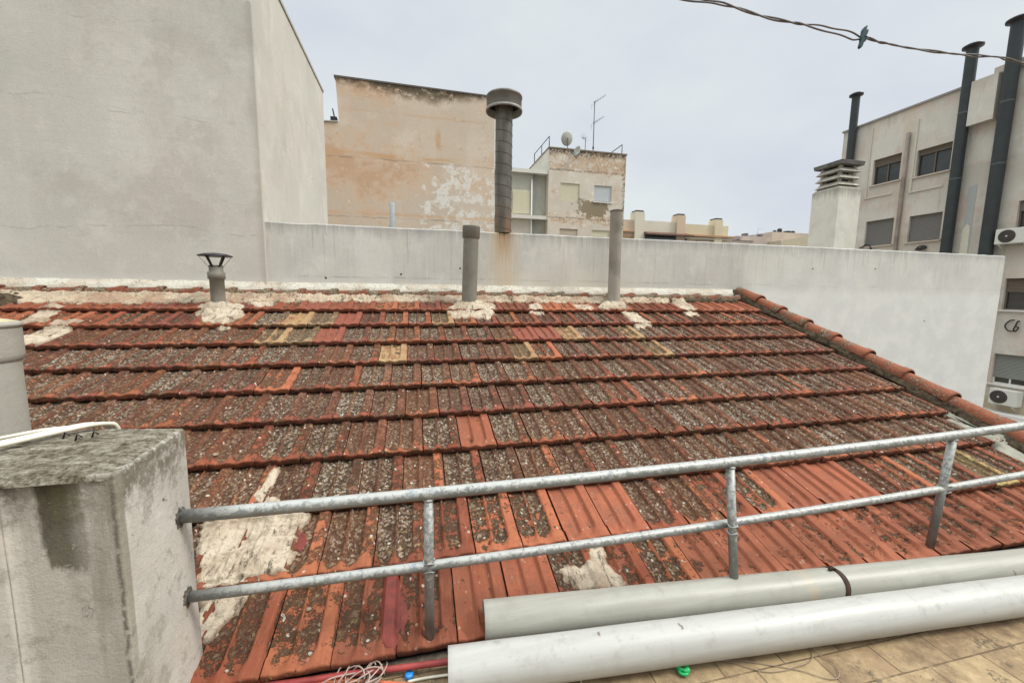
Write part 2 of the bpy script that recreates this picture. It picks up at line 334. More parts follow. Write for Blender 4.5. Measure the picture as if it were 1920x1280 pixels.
def pillar_extra(m, c):
    x, y, z = m.xyz()
    nz_ = m.noise(1, 7, .72, vec=m.map((14, 14, 7))); n2_ = m.noise(38, 6, .75); n3_ = m.noise(11, 7, .75); n4_ = m.noise(85, 4, .7)
    drip = m.noise(1, 5, .7, vec=m.map((34, 34, 4)))
    front = m.rng(y, 1.186, 1.192, 1, 0)
    # grime creeping down from the lip
    a = m.mth('ADD', z, m.mth('MULTIPLY', m.mth('SUBTRACT', n3_, .5), .30)); a = m.mth('ADD', a, m.mth('MULTIPLY', m.mth('SUBTRACT', drip, .5), .12))
    c = m.mix(m.mth('MULTIPLY', m.rng(a, .93, 1.06), m.rng(n2_, .36, .56, .25, .95)), c, (.15, .135, .10))
    c = m.mix(m.mth('MULTIPLY', m.rng(n3_, .54, .60), m.rng(n2_, .4, .6, .2, .6)), c, (.27, .25, .21))
    mid = m.mth('MULTIPLY', m.mth('MULTIPLY', m.rng(x, -.965, -.955), front), .42); c = m.mix(mid, c, (.36, .33, .275))
    # damp green-brown patch with a broken lower edge
    dx = m.mth('SUBTRACT', m.mth('ADD', x, m.mth('MULTIPLY', m.mth('SUBTRACT', nz_, .5), .045)), -.871)
    dx = m.mth('ADD', dx, m.mth('MULTIPLY', m.mth('SUBTRACT', z, .95), .06))
    pz = m.mth('ADD', z, m.mth('MULTIPLY', m.mth('SUBTRACT', nz_, .5), .13)); pz = m.mth('ADD', pz, m.mth('MULTIPLY', m.mth('SUBTRACT', drip, .5), .10))
    pm = m.mth('MULTIPLY', m.rng(m.mth('ABSOLUTE', dx), .040, .056, 1, 0), m.rng(pz, .835, .862))
    pm = m.mth('MULTIPLY', pm, m.rng(n2_, .60, .66, 1, .35))
    gr = m.mix(m.rng(nz_, .4, .6), (.085, .078, .038), (.05, .041, .028))
    c = m.mix(m.mth('MULTIPLY', m.mth('MULTIPLY', pm, front), m.mth('MULTIPLY', m.rng(z, .82, 1.05, .80, .93), m.rng(m.mth('ADD', dx, m.mth('MULTIPLY', nz_, .05)), .02, .07, 1, .55))), c, gr)
    rgt = m.mth('MULTIPLY', m.mth('MULTIPLY', m.rng(m.mth('ADD', x, m.mth('MULTIPLY', m.mth('SUBTRACT', nz_, .5), .05)), -.825, -.815), m.rng(z, .35, 1.0, .12, .7)), front)
    c = m.mix(m.mth('MULTIPLY', rgt, m.rng(drip, .35, .6, .45, 1)), c, (.23, .205, .155))
    edge = m.mth('MULTIPLY', m.rng(m.mth('ABSOLUTE', m.mth('SUBTRACT', x, m.mth('ADD', -.755, m.mth('MULTIPLY', m.mth('SUBTRACT', n3_, .5), .03)))), .0, .010, .85, 0), m.rng(y, 1.17, 1.20, 1, 0))
    c = m.mix(m.mth('MULTIPLY', edge, m.rng(n2_, .4, .5)), c, (.13, .115, .09))
    # scraped dark zone low on the side face
    sc = m.mth('MULTIPLY', m.rng(m.mth('ADD', y, m.mth('MULTIPLY', m.mth('SUBTRACT', n3_, .5), .25)), 1.17, 1.30, 1, 0), m.rng(m.mth('ABSOLUTE', m.mth('SUBTRACT', z, .42)), .10, .22, 1, 0))
    c = m.mix(m.mth('MULTIPLY', m.mth('MULTIPLY', sc, m.rng(n3_, .47, .53)), m.rng(front, 0, 1, .8, .0)), c, (.26, .24, .20))
    # chips and cracks
    v = m.voro(10, vec=m.mix(.14, m.pos, m.noise(14, 5, .7, col=True)), out='Distance')
    c = m.mix(m.mth('MULTIPLY', m.rng(v, .085, .092, 1, 0), m.rng(m.noise(5, 2), .50, .53)), c, (.165, .15, .125))
    v2 = m.voro(34, vec=m.mix(.05, m.pos, m.noise(30, 4, .7, col=True)), out='Distance')
    c = m.mix(m.mth('MULTIPLY', m.rng(v2, .10, .14, .8, 0), m.rng(m.noise(9, 3), .52, .58)), c, (.20, .18, .15))
    ck = m.voro(2.2, vec=m.mix(.14, m.pos, m.noise(8, 7, .8, col=True)), feat='DISTANCE_TO_EDGE', out='Distance')
    c = m.mix(m.mth('MULTIPLY', m.rng(ck, .0, .0045, .85, 0), m.rng(m.noise(2.7, 2), .5, .55)), c, (.20, .18, .155))
    c = m.mix(m.rng(n4_, .62, .72, 0, .35), c, (.24, .22, .19))
    m.bump(n2_, .004); m.bump(m.rng(v, .07, .1), .004); return c
M_PILLAR = plaster('pillar_render', (.58, .56, .50), (.43, .415, .365), (.70, .68, .62), warm=(.58, .52, .46), extra=pillar_extra, scale=2.2)
def make_pillar_top():
    m = NM('pillar_top_lichen', .98, spec=.1)
    a = m.noise(1, 7, .8, vec=m.map((13, 30, 30), (0, 0, .3))); b = m.noise(60, 6, .8)
    c = m.ramp(m.mth('ADD', m.mth('MULTIPLY', a, .55), m.mth('MULTIPLY', b, .48)), [(.38, (.035, .028, .019)), (.45, (.11, .090, .060)), (.51, (.235, .205, .145)), (.57, (.37, .34, .265)), (.65, (.60, .575, .50))])
    m.bump(a, .02); m.bump(b, .006); return m.color(c)
M_PTOP = make_pillar_top()

def apt_zones(m, c):
    x, y, z = m.xyz()
    b = m.noise(.7, 7, .68, vec=m.map((1, 1, 1.6), loc=(4, 0, 2))); b2 = m.noise(2.2, 7, .72, vec=m.map(loc=(1, 3, 1))); hs = m.noise(1, 6, .65, vec=m.map((1.2, 1.2, 5)))
    n = m.noise(6, 7, .78)
    og = m.mth('ADD', m.mth('MULTIPLY', b, .5), m.mth('MULTIPLY', b2, .5)); og = m.mth('ADD', og, m.rng(z, 8.9, 9.5, -.03, .09))
    og = m.mth('ADD', og, m.rng(m.mth('ABSOLUTE', m.mth('SUBTRACT', z, 6.3)), .1, .6, .08, 0))
    c = m.mix(m.rng(og, .50, .60, 0, .85), c, (.52, .36, .235))
    c = m.mix(m.mth('MULTIPLY', m.rng(og, .54, .66), m.rng(n, .45, .58)), c, (.30, .21, .14))
    c = m.mix(m.rng(b2, .57, .62, 0, .7), c, (.74, .70, .60))
    c = m.mix(m.mth('MULTIPLY', m.rng(m.mth('ADD', z, m.mth('MULTIPLY', m.mth('SUBTRACT', b2, .5), .8)), 10.0, 10.35), m.rng(n, .42, .54)), c, (.10, .08, .055))
    for zb, h in ((9.25, .10), (6.35, .09)):
        d = m.mth('ABSOLUTE', m.mth('SUBTRACT', m.mth('ADD', z, m.mth('MULTIPLY', m.mth('SUBTRACT', b2, .5), .3)), zb)); c = m.mix(m.mth('MULTIPLY', m.rng(d, 0, h, .8, 0), m.rng(n, .42, .55)), c, (.17, .12, .08))
    # bare render where the paint has fallen, between and below the windows
    dx = m.mth('MULTIPLY', m.mth('SUBTRACT', x, 10.95), .55); dz = m.mth('SUBTRACT', z, 6.98)
    r = m.mth('SQRT', m.mth('ADD', m.mth('MULTIPLY', dx, dx), m.mth('MULTIPLY', dz, dz)))
    r = m.mth('ADD', r, m.mth('MULTIPLY', m.mth('SUBTRACT', b2, .5), 1.9)); r = m.mth('ADD', r, m.mth('MULTIPLY', m.mth('SUBTRACT', n, .5), .5))
    c = m.mix(m.rng(r, .56, .60, .95, 0), c, (.25, .20, .13))
    e = m.mth('ADD', x, m.mth('MULTIPLY', m.mth('SUBTRACT', b2, .5), .9))
    c = m.mix(m.mth('MULTIPLY', m.rng(e, 12.85, 13.1), m.rng(n, .46, .56)), c, (.17, .135, .09))
    return c

# ------------------------------------------------------------------ the tiled roof
TW, TL, STEP = .225, .35327, .036
OX, OY, OZ = .241, 1.422, .201
SL = math.radians(20.933); CS, SN = math.cos(SL), math.sin(SL)
def roofP(u, v, h=0.0):
    """u, v in tile counts, h metres above the batten plane -> world (works on arrays)"""
    return (OX + u*TW, OY + v*TL*CS - h*SN, OZ + v*TL*SN + h*CS)
def sst(x, a, b):
    t = np.clip((x-a)/(b-a), 0, 1); return t*t*(3-2*t)
def relief(s, t):
    rw = .024 + .085*(1-sst(t, .04, .19))**1.5
    rib = np.exp(-((s-.385)/rw)**2)*.0185
    band = sst(s, .715, .755)*(1-sst(s, .955, .99))*.0195
    band = band - .0016*np.cos((s-.755)/.2*math.pi*7)*(np.abs(s-.855) < .085)*sst(t, .10, .13)
    lip = (1-sst(s, .015, .055))*.0055
    d = np.minimum(np.abs(s-.21)/.17, np.abs(s-.55)/.17)
    nose = (1-sst(t, .030+.115*np.clip(d, 0, 1)**2.4, .075+.15*np.clip(d, 0, 1)**2.4))*(.0135+.0055*np.cos((s-.03)*2*math.pi*2.75))
    return np.maximum(np.maximum(rib, band), np.maximum(lip, nose))
SS = np.array([0, .012, .035, .06, .10, .16, .22, .28, .33, .36, .385, .41, .45, .50, .56, .62, .68, .72, .74, .76, .79, .82, .85, .88, .91, .94, .962, .982, 1.0])
TT = np.array([.0, .012, .04, .065, .09, .12, .15, .19, .25, .35, .5, .65, .8, .95, 1.1])
CLEAN, YELLOW, DARKL, HALF, PINK, LYEL, BARE = 'clean', 'yellow', 'dark', 'half', 'pink', 'lyel', 'bare'
special_px = {
 YELLOW: [(-6.303, 7.382), (-5.936, 8.364), (-2.070, 6.468), (-0.012, 8.363), (5.361, 7.328), (8.333, 7.347), (2.893, 6.409), (9.129, 6.478), (-7.209, 8.642)],
 DARKL: [(-4.923, 8.460), (-5.353, 7.422), (-6.915, 8.572)],
 PINK: [(-3.991, 8.421), (-4.383, 7.434), (3.391, 7.329), (4.386, 7.214), (-5.673, 9.380)],
 BARE: [(0.506, 3.381), (3.437, 1.471), (2.302, 1.469), (10.431, 1.680), (9.201, 1.499), (12.026, 1.668), (14.693, 9.365), (15.574, 9.369), (16.471, 9.374), (17.449, 9.429), (14.050, 9.410), (0.058, 0.563), (0.559, 0.650), (8.567, 1.670)],
 HALF: [(0.391, 1.502), (7.852, 1.522), (12.827, 1.636), (-5.300, 5.566), (4.390, 6.960), (1.508, 1.632), (7.055, 1.438)],
 LYEL: [(15.184, 1.591)],
}
def tile_of(u, v):
    r = math.floor(v); off = .5 if r % 2 == 0 else 0.0
    return r, math.floor(u-off)
SPEC = {}
for k_, lst_ in special_px.items():
    for uu, vv in lst_: SPEC[tile_of(uu, vv)] = k_
ROW_LICH = {-1: .2, 0: .40, 1: .74, 2: .93, 3: 1.05, 4: 1.05, 5: 1.02, 6: .98, 7: .88, 8: .5, 9: .25}
def build_tiles():
    V = []; Fc = []; at_l = []; at_f = []; at_r = []; at_n = []; at_t = []; base = 0
    s, t = np.meshgrid(SS, TT); ns, ntt = len(SS), len(TT)
    rel = relief(s, t)
    idx = np.arange(ns*(ntt+2)).reshape(ntt+2, ns)
    quads = np.stack([idx[:-1, :-1], idx[:-1, 1:], idx[1:, 1:], idx[1:, :-1]], -1).reshape(-1, 4)
    for r in range(0, 10):
        off = .5 if r % 2 == 0 else 0.0
        for k in range(-26, 19):
            u0 = k+off
            if u0 > 17.9: continue
            kind = SPEC.get((r, k)); q = RNG.random(8)
            L_ = ROW_LICH[r] * (.74+.46*q[0])
            tint = np.array([.178, .050, .025])*(.60+.72*q[1])
            if q[2] < .25: tint = np.array([.29, .095, .043])*(.75+.4*q[1])
            if r >= 4 and kind is None and q[2] > .75: tint = np.array([.155, .044, .030])
            if r == 9 and 10 < k < 19: L_ *= .4
            if r == 0 and k > 3: L_ *= .45+.3*q[3]
            if r == 0 and k > 3: tint = np.array([.255, .085, .044])*(.62+.62*q[1])
            if r == 1 and k > 5: L_ *= .75
            if r == 8 and k < -4: L_ *= .8
            if r >= 1 and r <= 6 and kind is None and q[4] < .06: L_ *= .55
            if kind == BARE: L_ = .03+.08*q[5]; tint = np.array([.285, .090, .046])*(.76+.42*q[1])
            if kind == PINK: L_ = .12; tint = np.array([.21, .062, .040])
            if kind == YELLOW: L_ = .12+.38*q[5]; tint = np.array([.33, .225, .11])
            if kind == LYEL: L_ = .72; tint = np.array([.36, .28, .11])
            if kind == DARKL: L_ = .95; tint = np.array([.30, .22, .12])
            if kind == HALF: L_ = .42; tint = np.array([.34, .11, .052])
            w = TW*(.972+.012*q[6]); du = (q[7]-.5)*.018
            umax = 18.05
            ss = s.copy(); wfrac = w/TW
            if u0+1 > umax: ss = np.minimum(s, (umax-u0))
            tilt = (RNG.random()-.5)*.004; dv = (RNG.random()-.5)*.018; dz = (RNG.random()-.5)*.003
            U = u0 + .014 + du*.5 + ss*wfrac; Vv = r + dv + t
            H = STEP*(1-t) + rel + dz + tilt*(ss-.5)*2 + .004
            top = np.stack(roofP(U, Vv, H), -1)
            # front lip, rounded, then under side
            e1 = np.stack(roofP(U[0], Vv[0]-.012, H[0]-.006), -1)
            low = .0150 + rel[0]*.35
            e2 = np.stack(roofP(U[0], Vv[0]-.008, low), -1)
            P = np.concatenate([e2[None], e1[None], top], 0)
            # outer flanks
            V.append(P.reshape(-1, 3)); Fc.append(quads+base)
            n0 = P.shape[0]*P.shape[1]
            # side skirts
            left = idx[:, 0]+base; right = idx[:, -1]+base
            sk = []
            lp = P[1:, 0].copy(); rp = P[1:, -1].copy()
            lowL = lp.copy(); lowL[:, 2] -= .016; lowR = rp.copy(); lowR[:, 2] -= .018
            V.append(lowL); V.append(lowR); m = len(lowL)
            a = base+n0; b = a+m
            il = np.arange(m-1)
            sk = np.stack([left[1:][il+1], left[1:][il], a+il, a+il+1], -1); Fc.append(sk)
            sk = np.stack([right[1:][il], right[1:][il+1], b+il+1, b+il], -1); Fc.append(sk)
            npt = n0+2*m; base += npt
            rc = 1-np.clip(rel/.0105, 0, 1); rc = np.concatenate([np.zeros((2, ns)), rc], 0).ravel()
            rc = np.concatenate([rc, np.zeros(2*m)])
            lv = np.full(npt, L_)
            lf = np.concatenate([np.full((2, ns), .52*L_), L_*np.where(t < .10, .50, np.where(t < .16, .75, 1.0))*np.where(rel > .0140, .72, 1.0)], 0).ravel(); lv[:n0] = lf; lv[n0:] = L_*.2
            fv = np.zeros(npt); fv[:ns] = 1.0; fv[ns:2*ns] = .55; at_f.append(fv)  # weight of the painted lower-edge shade, full on the bottom row
            at_l.append(lv); at_r.append(rc); at_n.append(np.full(npt, q[3])); at_t.append(np.tile(np.append(tint, 1), (npt, 1)))
    V = np.concatenate(V); Fc = np.concatenate(Fc).astype(np.int32)
    me = bpy.data.meshes.new('roof_tiles')
    me.vertices.add(len(V)); me.vertices.foreach_set('co', V.astype(np.float32).ravel())
    me.loops.add(Fc.size); me.loops.foreach_set('vertex_index', Fc.ravel())
    me.polygons.add(len(Fc)); me.polygons.foreach_set('loop_start', np.arange(0, Fc.size, 4, dtype=np.int32)); me.polygons.foreach_set('loop_total', np.full(len(Fc), 4, np.int32))
    me.update(calc_edges=True)
    me.polygons.foreach_set('use_smooth', np.ones(len(Fc), bool))
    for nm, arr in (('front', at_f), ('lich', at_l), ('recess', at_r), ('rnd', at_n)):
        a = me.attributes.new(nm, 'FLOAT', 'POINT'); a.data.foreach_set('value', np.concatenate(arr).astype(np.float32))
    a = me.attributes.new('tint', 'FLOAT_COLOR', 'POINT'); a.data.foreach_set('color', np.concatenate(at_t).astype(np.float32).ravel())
    me.materials.append(M_TILE)
    o = bpy.data.objects.new('roof_tiles', me); COL.objects.link(o); return o

house = empty('tiled_house', (1.5, 3.2, -3), 'low building with a weathered, lichen speckled red tile roof sloping down to the railing', 'house')
def adopt(o, parent):
    o.parent = parent
    if parent.type == 'EMPTY': o.matrix_parent_inverse = Matrix.Translation(-parent.location)
    return o
tiles = adopt(build_tiles(), house)
# dark deck below the tiles and the house body
M_CREAM = plaster('house_wall_plaster', (.55, .52, .44), (.42, .4, .34), (.64, .61, .54))
d_ = MB(); x0, x1 = OX-26*TW, 4.36
a = [roofP(0, .02, -.012), roofP(0, 10.0, -.012)]
d_.prism([(a[0][1], a[0][2]-.05), (a[0][1]-.0, a[0][2]), (a[1][1], a[1][2]), (a[1][1], a[1][2]-.3)], x0, x1, axis=0).build('roof_deck', M_DARK, house)
b_ = MB(); b_.prism([(1.46, -9), (4.9, -9), (4.9, 1.25), (1.46, .02)], x0+.1, 4.5, axis=0).build('house_wall', M_CREAM, house)

# mortar smeared over the tiles
def tileH(u, v):
    r = np.floor(v); off = np.where(np.mod(r, 2) == 0, .5, 0.0); s = np.mod(u-off, 1.0); t = v-r
    return STEP*(1-t) + relief(s, t) + .004
def vnoise(x, y, seed, f):
    g = np.random.default_rng(seed).random((64, 64)); x = x*f+11.3; y = y*f+7.7
    xi = np.floor(x).astype(int); yi = np.floor(y).astype(int); fx = x-xi; fy = y-yi; fx = fx*fx*(3-2*fx); fy = fy*fy*(3-2*fy)
    G = lambda i, j: g[i % 64, j % 64]
    return (G(xi, yi)*(1-fx)+G(xi+1, yi)*fx)*(1-fy)+(G(xi, yi+1)*(1-fx)+G(xi+1, yi+1)*fx)*fy
def fnoise(x, y, seed, f):
    return (vnoise(x, y, seed, f)*.55+vnoise(x, y, seed+1, f*2.1)*.28+vnoise(x, y, seed+2, f*4.3)*.17)-.5
def poly_sd(px, py, poly):
    d = np.full(px.shape, 1e9); inside = np.zeros(px.shape, bool); n = len(poly)
    for i in range(n):
        x1_, y1_ = poly[i]; x2_, y2_ = poly[(i+1) % n]
        ex, ey = x2_-x1_, y2_-y1_; L2 = ex*ex+ey*ey+1e-12
        tt = np.clip(((px-x1_)*ex+(py-y1_)*ey)/L2, 0, 1)
        d = np.minimum(d, np.hypot(px-x1_-tt*ex, py-y1_-tt*ey))
        c = ((y1_ > py) != (y2_ > py)) & (px < (x2_-x1_)*(py-y1_)/((y2_-y1_) if y2_ != y1_ else 1e-12)+x1_)
        inside ^= c
    return np.where(inside, d, -d)
def mortar(poly, mat, thick=.014, seed=1, res=.011, rag=.07, lump=.012, name='mortar_patch', follow=.6, label=None, mound=None):
    P = [(p[0]*TW, p[1]*TL) for p in poly]
    xs = [p[0] for p in P]; ys = [p[1] for p in P]; mg = .05
    gx = np.arange(min(xs)-mg, max(xs)+mg, res); gy = np.arange(min(ys)-mg, max(ys)+mg, res)
    X, Y = np.meshgrid(gx, gy)
    sd_ = poly_sd(X, Y, P) + fnoise(X, Y, seed, 12)*rag + fnoise(X, Y, seed+9, 40)*rag*.4
    H0 = tileH(X/TW, Y/TL)
    Hs = sum(tileH((X+dx)/TW, (Y+dy)/TL) for dx in (-.03, 0, .03) for dy in (-.025, 0, .025))/9
    Hb = H0*follow + np.maximum(Hs, H0*0+.01)*(1-follow)
    Hb = Hb + thick*.85*np.tanh(np.clip(sd_, 0, 1)/.03) + (fnoise(X, Y, seed+20, 9)*1.6+fnoise(X*1.8, Y*.7, seed+50, 22)*.9)*lump*1.5*np.clip(sd_/.03, 0, 1) + fnoise(X, Y, seed+30, 60)*lump*.8*np.clip(sd_/.02, 0, 1)
    if mound:
        mu, mv, mr_, mh = mound; dd = np.hypot(X-mu*TW, Y-mv*TL); Hb = Hb + mh*np.clip(1-dd/mr_, 0, 1)**1.3
    H = np.where(sd_ > 0, Hb, H0-.012)
    keep = sd_ > -.012
    px_, py_, pz_ = roofP(X/TW, Y/TL, H)
    idm = -np.ones(X.shape, int); m = MB(); jj = np.argwhere(keep)
    cells = keep[:-1, :-1] & keep[1:, :-1] & keep[:-1, 1:] & keep[1:, 1:]
    used = np.zeros(X.shape, bool)
    for dy, dx in ((0, 0), (1, 0), (0, 1), (1, 1)): used[dy:used.shape[0]-1+dy, dx:used.shape[1]-1+dx] |= cells
    idm[used] = np.arange(used.sum())
    m.v = list(zip(px_[used].tolist(), py_[used].tolist(), pz_[used].tolist()))
    ci = np.argwhere(cells)
    m.f = [(int(idm[i, j]), int(idm[i, j+1]), int(idm[i+1, j+1]), int(idm[i+1, j])) for i, j in ci]; m.sm = [True]*len(m.f)
    m.at['edge'] = sd_[used].astype(np.float32)
    return m.build(name, mat, house, label=label)
mortar([(-5.573, 2.006), (-5.202, 2.085), (-4.416, 2.171), (-3.601, 2.076), (-3.397, 1.819), (-3.565, 1.666), (-3.498, 1.315), (-3.512, 1.072), (-3.856, 1.020), (-4.086, 0.855), (-4.304, 0.664), (-4.479, 0.419), (-4.709, 0.519), (-5.227, 1.268)], M_MORTARW, .020, 3, res=.006, lump=.016, follow=.25, label='large cream mortar patch over the lowest tiles')
mortar([(-4.794, 2.295), (-4.668, 2.684), (-4.636, 2.956), (-4.409, 2.985), (-4.365, 2.845), (-4.422, 2.591), (-4.389, 2.358), (-4.118, 2.287), (-3.903, 2.101), (-4.373, 2.077)], M_MORTARW, .014, 13, res=.007, rag=.05, follow=.5)
mortar([(1.645, 0.704), (1.939, 0.752), (2.098, 0.677), (2.336, 0.816), (2.467, 0.990), (2.803, 0.960), (2.749, 0.661), (2.857, 0.318), (2.587, 0.297), (1.905, 0.343), (1.735, 0.502)], M_MORTARW, .016, 23, res=.007, rag=.06, follow=.55)
mortar([(-10.048, 8.852), (-9.985, 9.315), (-8.993, 9.549), (-8.377, 9.287), (-8.154, 8.644), (-8.367, 8.379), (-8.210, 7.878), (-8.617, 7.884), (-9.298, 8.195)], M_MORTARW, .03, 33, rag=.08, lump=.02, follow=.1, mound=(-9.34, 9.1, .17, .05))
mortar([(0.271, 9.251), (0.935, 9.951), (1.935, 10.151), (2.607, 9.477), (2.552, 8.770), (1.995, 8.388), (1.222, 8.504), (0.359, 8.471)], M_MORTARW, .03, 43, rag=.09, lump=.02, follow=.1, mound=(1.36, 9.43, .18, .075))
mortar([(8.128, 9.378), (9.045, 10.004), (10.099, 10.067), (9.850, 9.113), (8.256, 9.022)], M_MORTARW, .03, 53, rag=.04, follow=.1, mound=(9.39, 9.76, .13, .05))
for k, pl_ in enumerate([[(9.230, 9.112), (10.153, 9.025), (10.145, 7.870), (9.137, 7.768)], [(4.490, 9.670), (5.197, 9.631), (5.031, 8.809), (4.172, 8.850)], [(6.832, 9.645), (7.874, 9.653), (7.750, 8.977), (6.721, 9.019)],
      [(13.222, 10.106), (14.080, 10.117), (13.823, 8.758), (12.835, 8.628)], [(-15.206, 8.190), (-15.515, 8.853), (-15.443, 9.317), (-14.753, 9.252), (-14.544, 8.662), (-14.418, 8.126)], [(-13.934, 6.991), (-14.482, 7.535), (-14.223, 7.900), (-14.193, 8.386), (-13.455, 8.411), (-13.345, 7.671), (-13.440, 7.095)], [(-8.574, 9.553), (-7.339, 9.684), (-7.035, 9.371), (-7.952, 9.140)]]):
    mortar(pl_, M_MORTARW, .016, 60+k*7, rag=.035, follow=.5)
mortar([(-21, 9.35), (-13, 9.42), (-9, 9.55), (-5, 9.74), (4, 9.80), (12.9, 9.82), (13.1, 10.14), (-21, 10.14)], M_MORTAR, .030, 90, rag=.06, lump=.014, follow=.15, label='ragged mortar bedding under the ridge tiles')
mortar([(12.6, 10.0), (17.6, 9.98), (17.8, 10.14), (12.6, 10.14)], M_MOSS, .014, 95, rag=.03, follow=.1)
mortar([(-19.2, 8.6), (-17.0, 8.9), (-16.5, 9.5), (-16.6, 9.95), (-19.4, 10.1)], M_MOSS, .045, 97, rag=.09, lump=.04, follow=.1, label='dark mossy lump at the top left corner of the roof')
# grey cement valley at the lower right edge
mortar([(17.865, 2.991), (18.897, 3.056), (19.034, 2.454), (19.097, 1.881), (17.355, 1.288), (17.335, 1.772), (17.730, 1.972), (18.231, 2.393)], M_GREYCEM, .022, 101, rag=.02, follow=.0, lump=.006, name='cement_valley')
mortar([(17.55, -.1), (18.1, -.1), (18.1, 2.9), (17.7, 2.9)], M_GREYCEM, .02, 105, rag=.03, follow=0, name='cement_valley')
M_REDP = plain('red_sealant', (.15, .024, .015), .55, var=.3, scale=25, bump=.002)
mortar([(-1.821, 0.945), (-1.538, 0.919), (-1.410, 0.738), (-1.315, 0.449), (-1.355, 0.199), (-1.521, 0.024), (-1.737, 0.057), (-1.823, 0.441)], M_REDP, .004, 121, res=.006, rag=.025, lump=.002, follow=1.0, name='red_sealant_patch', label='dark red sealant smeared on a lowest tile')
mortar([(-3.663, 1.683), (-3.494, 1.701), (-3.339, 1.542), (-3.419, 1.366), (-3.584, 1.441)], M_REDP, .004, 131, res=.005, rag=.02, lump=.002, follow=1.0, name='red_sealant_patch', label='small dark red spot beside the large mortar patch')
# small stone and crumb debris
for uu, vv, rr in [((-6.020, 3.264)[0], (-6.020, 3.264)[1], .016), ((-0.310, 1.136)[0], (-0.310, 1.136)[1], .009), ((1.252, 1.437)[0], (1.252, 1.437)[1], .01), ((7.840, 1.887)[0], (7.840, 1.887)[1], .01), ((3.417, 1.424)[0], (3.417, 1.424)[1], .008), ((-3.044, 0.639)[0], (-3.044, 0.639)[1], .011), ((-3.434, 1.323)[0], (-3.434, 1.323)[1], .009), ((35.174, 10.772)[0], 3, .01)]:
    c = roofP(uu, vv, float(tileH(np.array(uu), np.array(vv)))+rr*.4)
    MB().lathe([(0, -rr*.5), (rr*.9, -rr*.3), (rr, .1*rr), (rr*.5, .5*rr), (0, rr*.55)], c, n=9).build('mortar_crumb', M_MORTARW, house)

# ridge tiles along the wall (half round, laid along x)
def half_round(p0, p1, r0, r1, name, mat, parent, collar=.012, up=(0, 0, 1), th=.012, seg=14, jit=0):
    """clay cap from p0 (lower / covering end with collar) to p1"""
    p0 = Vector(p0); p1 = Vector(p1); d = (p1-p0); Ln = d.length; d.normalize(); up = Vector(up); side = d.cross(up).normalized(); upn = side.cross(d).normalized()
    st = [(-.0, r0+collar, 0), (.02, r0+collar+.003, 0), (.055, r0+collar, 0), (.085, r0+.001, 0), (.5, (r0+r1)/2, 0), (1.0, r1, 0)]
    vs = []; m = MB()
    for f, r, _ in st:
        c = p0 + d*(f*Ln if f > .1 else f)
        for k in range(seg+1):
            a = math.pi*(k/seg); vs.append(c + side*math.cos(a)*r + upn*math.sin(a)*r*.92)
    n = seg+1; o = len(vs)
    c = p0
    for k in range(n):
        a = math.pi*(k/seg); r = r0+collar-th; vs.append(c + side*math.cos(a)*r + upn*math.sin(a)*r*.92)
    fs = [(i*n+k, i*n+k+1, (i+1)*n+k+1, (i+1)*n+k) for i in range(len(st)-1) for k in range(seg)]
    fs += [(k, o+k, o+k+1, k+1) for k in range(seg)]
    m.add(vs, fs, True); return m.build(name, mat, parent)
x = OX-21*TW
k = 0
while x < 4.25:
    Ln = .33+random.uniform(-.01, .01); yy = 4.862+random.uniform(-.006, .006); zz = 1.520+random.uniform(-.006, .004)
    half_round((x+Ln, yy, zz), (x-.03, yy, zz-.006), .064, .059, 'ridge_tile', M_RIDGE, house, collar=.012+.004*random.random()); x += Ln; k += 1
# verge: mossy bedding and overlapping caps down the right edge
XV = 4.44
p = []
for i in range(61):
    v = -.8+i*(10.9+.8)/60; p.append(v)
m = MB(); vs = []; rr_ = random.Random(4)
for v in p:
    j = [rr_.uniform(-.008, .008) for _ in range(4)]
    for (xx, hh) in ((4.325+j[0], -.03), (4.335+j[1], .045+j[0]), (4.36+j[2], .085+j[3]), (4.55, .085), (4.57, -.1)):
        _, y_, z_ = roofP(0, v, hh); vs.append((xx, y_, z_))
m.add(vs, [(i*5+k, i*5+k+1, (i+1)*5+k+1, (i+1)*5+k) for i in range(60) for k in range(4)]).build('verge_bedding', M_MOSS, house)
vv = -1.0; k = 0
while vv < 10.2:
    Lv = 1.06*(1+rr_.uniform(-.02, .02)); jx = rr_.uniform(-.006, .006)
    a = roofP(0, vv, .090); b = roofP(0, vv+Lv+.12, .078)
    half_round((XV+jx, a[1], a[2]), (XV-jx, b[1], b[2]), .076, .066, 'verge_cap', M_CAP, house, collar=.010, up=(0, -SN, CS)); vv += Lv; k += 1

# ------------------------------------------------------------------ big left building, party wall
g = MB(); g.box((-14, 4.93, -9), (-1.6, 8.25, 5.06))
left = g.build('plastered_building', M_LEFT, None, 'tall windowless building of mottled beige plaster, at the left of the tile roof', 'building')
M_COPE = plain('edge_cement', (.40, .38, .33), .9, var=.2, scale=20)
MB().box((-14.02, 4.91, 5.062), (-1.585, 8.26, 5.10)).build('coping', M_COPE, left)
wv = empty('party_wall', (4, 5, 1), 'long low plastered wall behind the tile roof, with a rust streak below the steel flue', 'wall')
m = MB(); n = 90; rr_ = random.Random(2)
# wall with a slightly uneven top
vs = []
for i in range(n+1):
    x = -1.6 + (9.74+1.6)*i/n; z = 2.30 + rr_.uniform(-.004, .004)
    vs += [(x, 4.98, -9), (x, 4.98, z-.012), (x, 4.992, z), (x, 5.13, z), (x, 5.14, z-.012), (x, 5.14, -9)]
m.add(vs, [(i*6+k, (i+1)*6+k, (i+1)*6+k+1, i*6+k+1) for i in range(n) for k in range(5)])
m.f.append(tuple(range(6))); m.f.append(tuple(n*6+k for k in range(6))[::-1]); m.sm += [False]*2
m.build('wall', M_PARTY, wv)
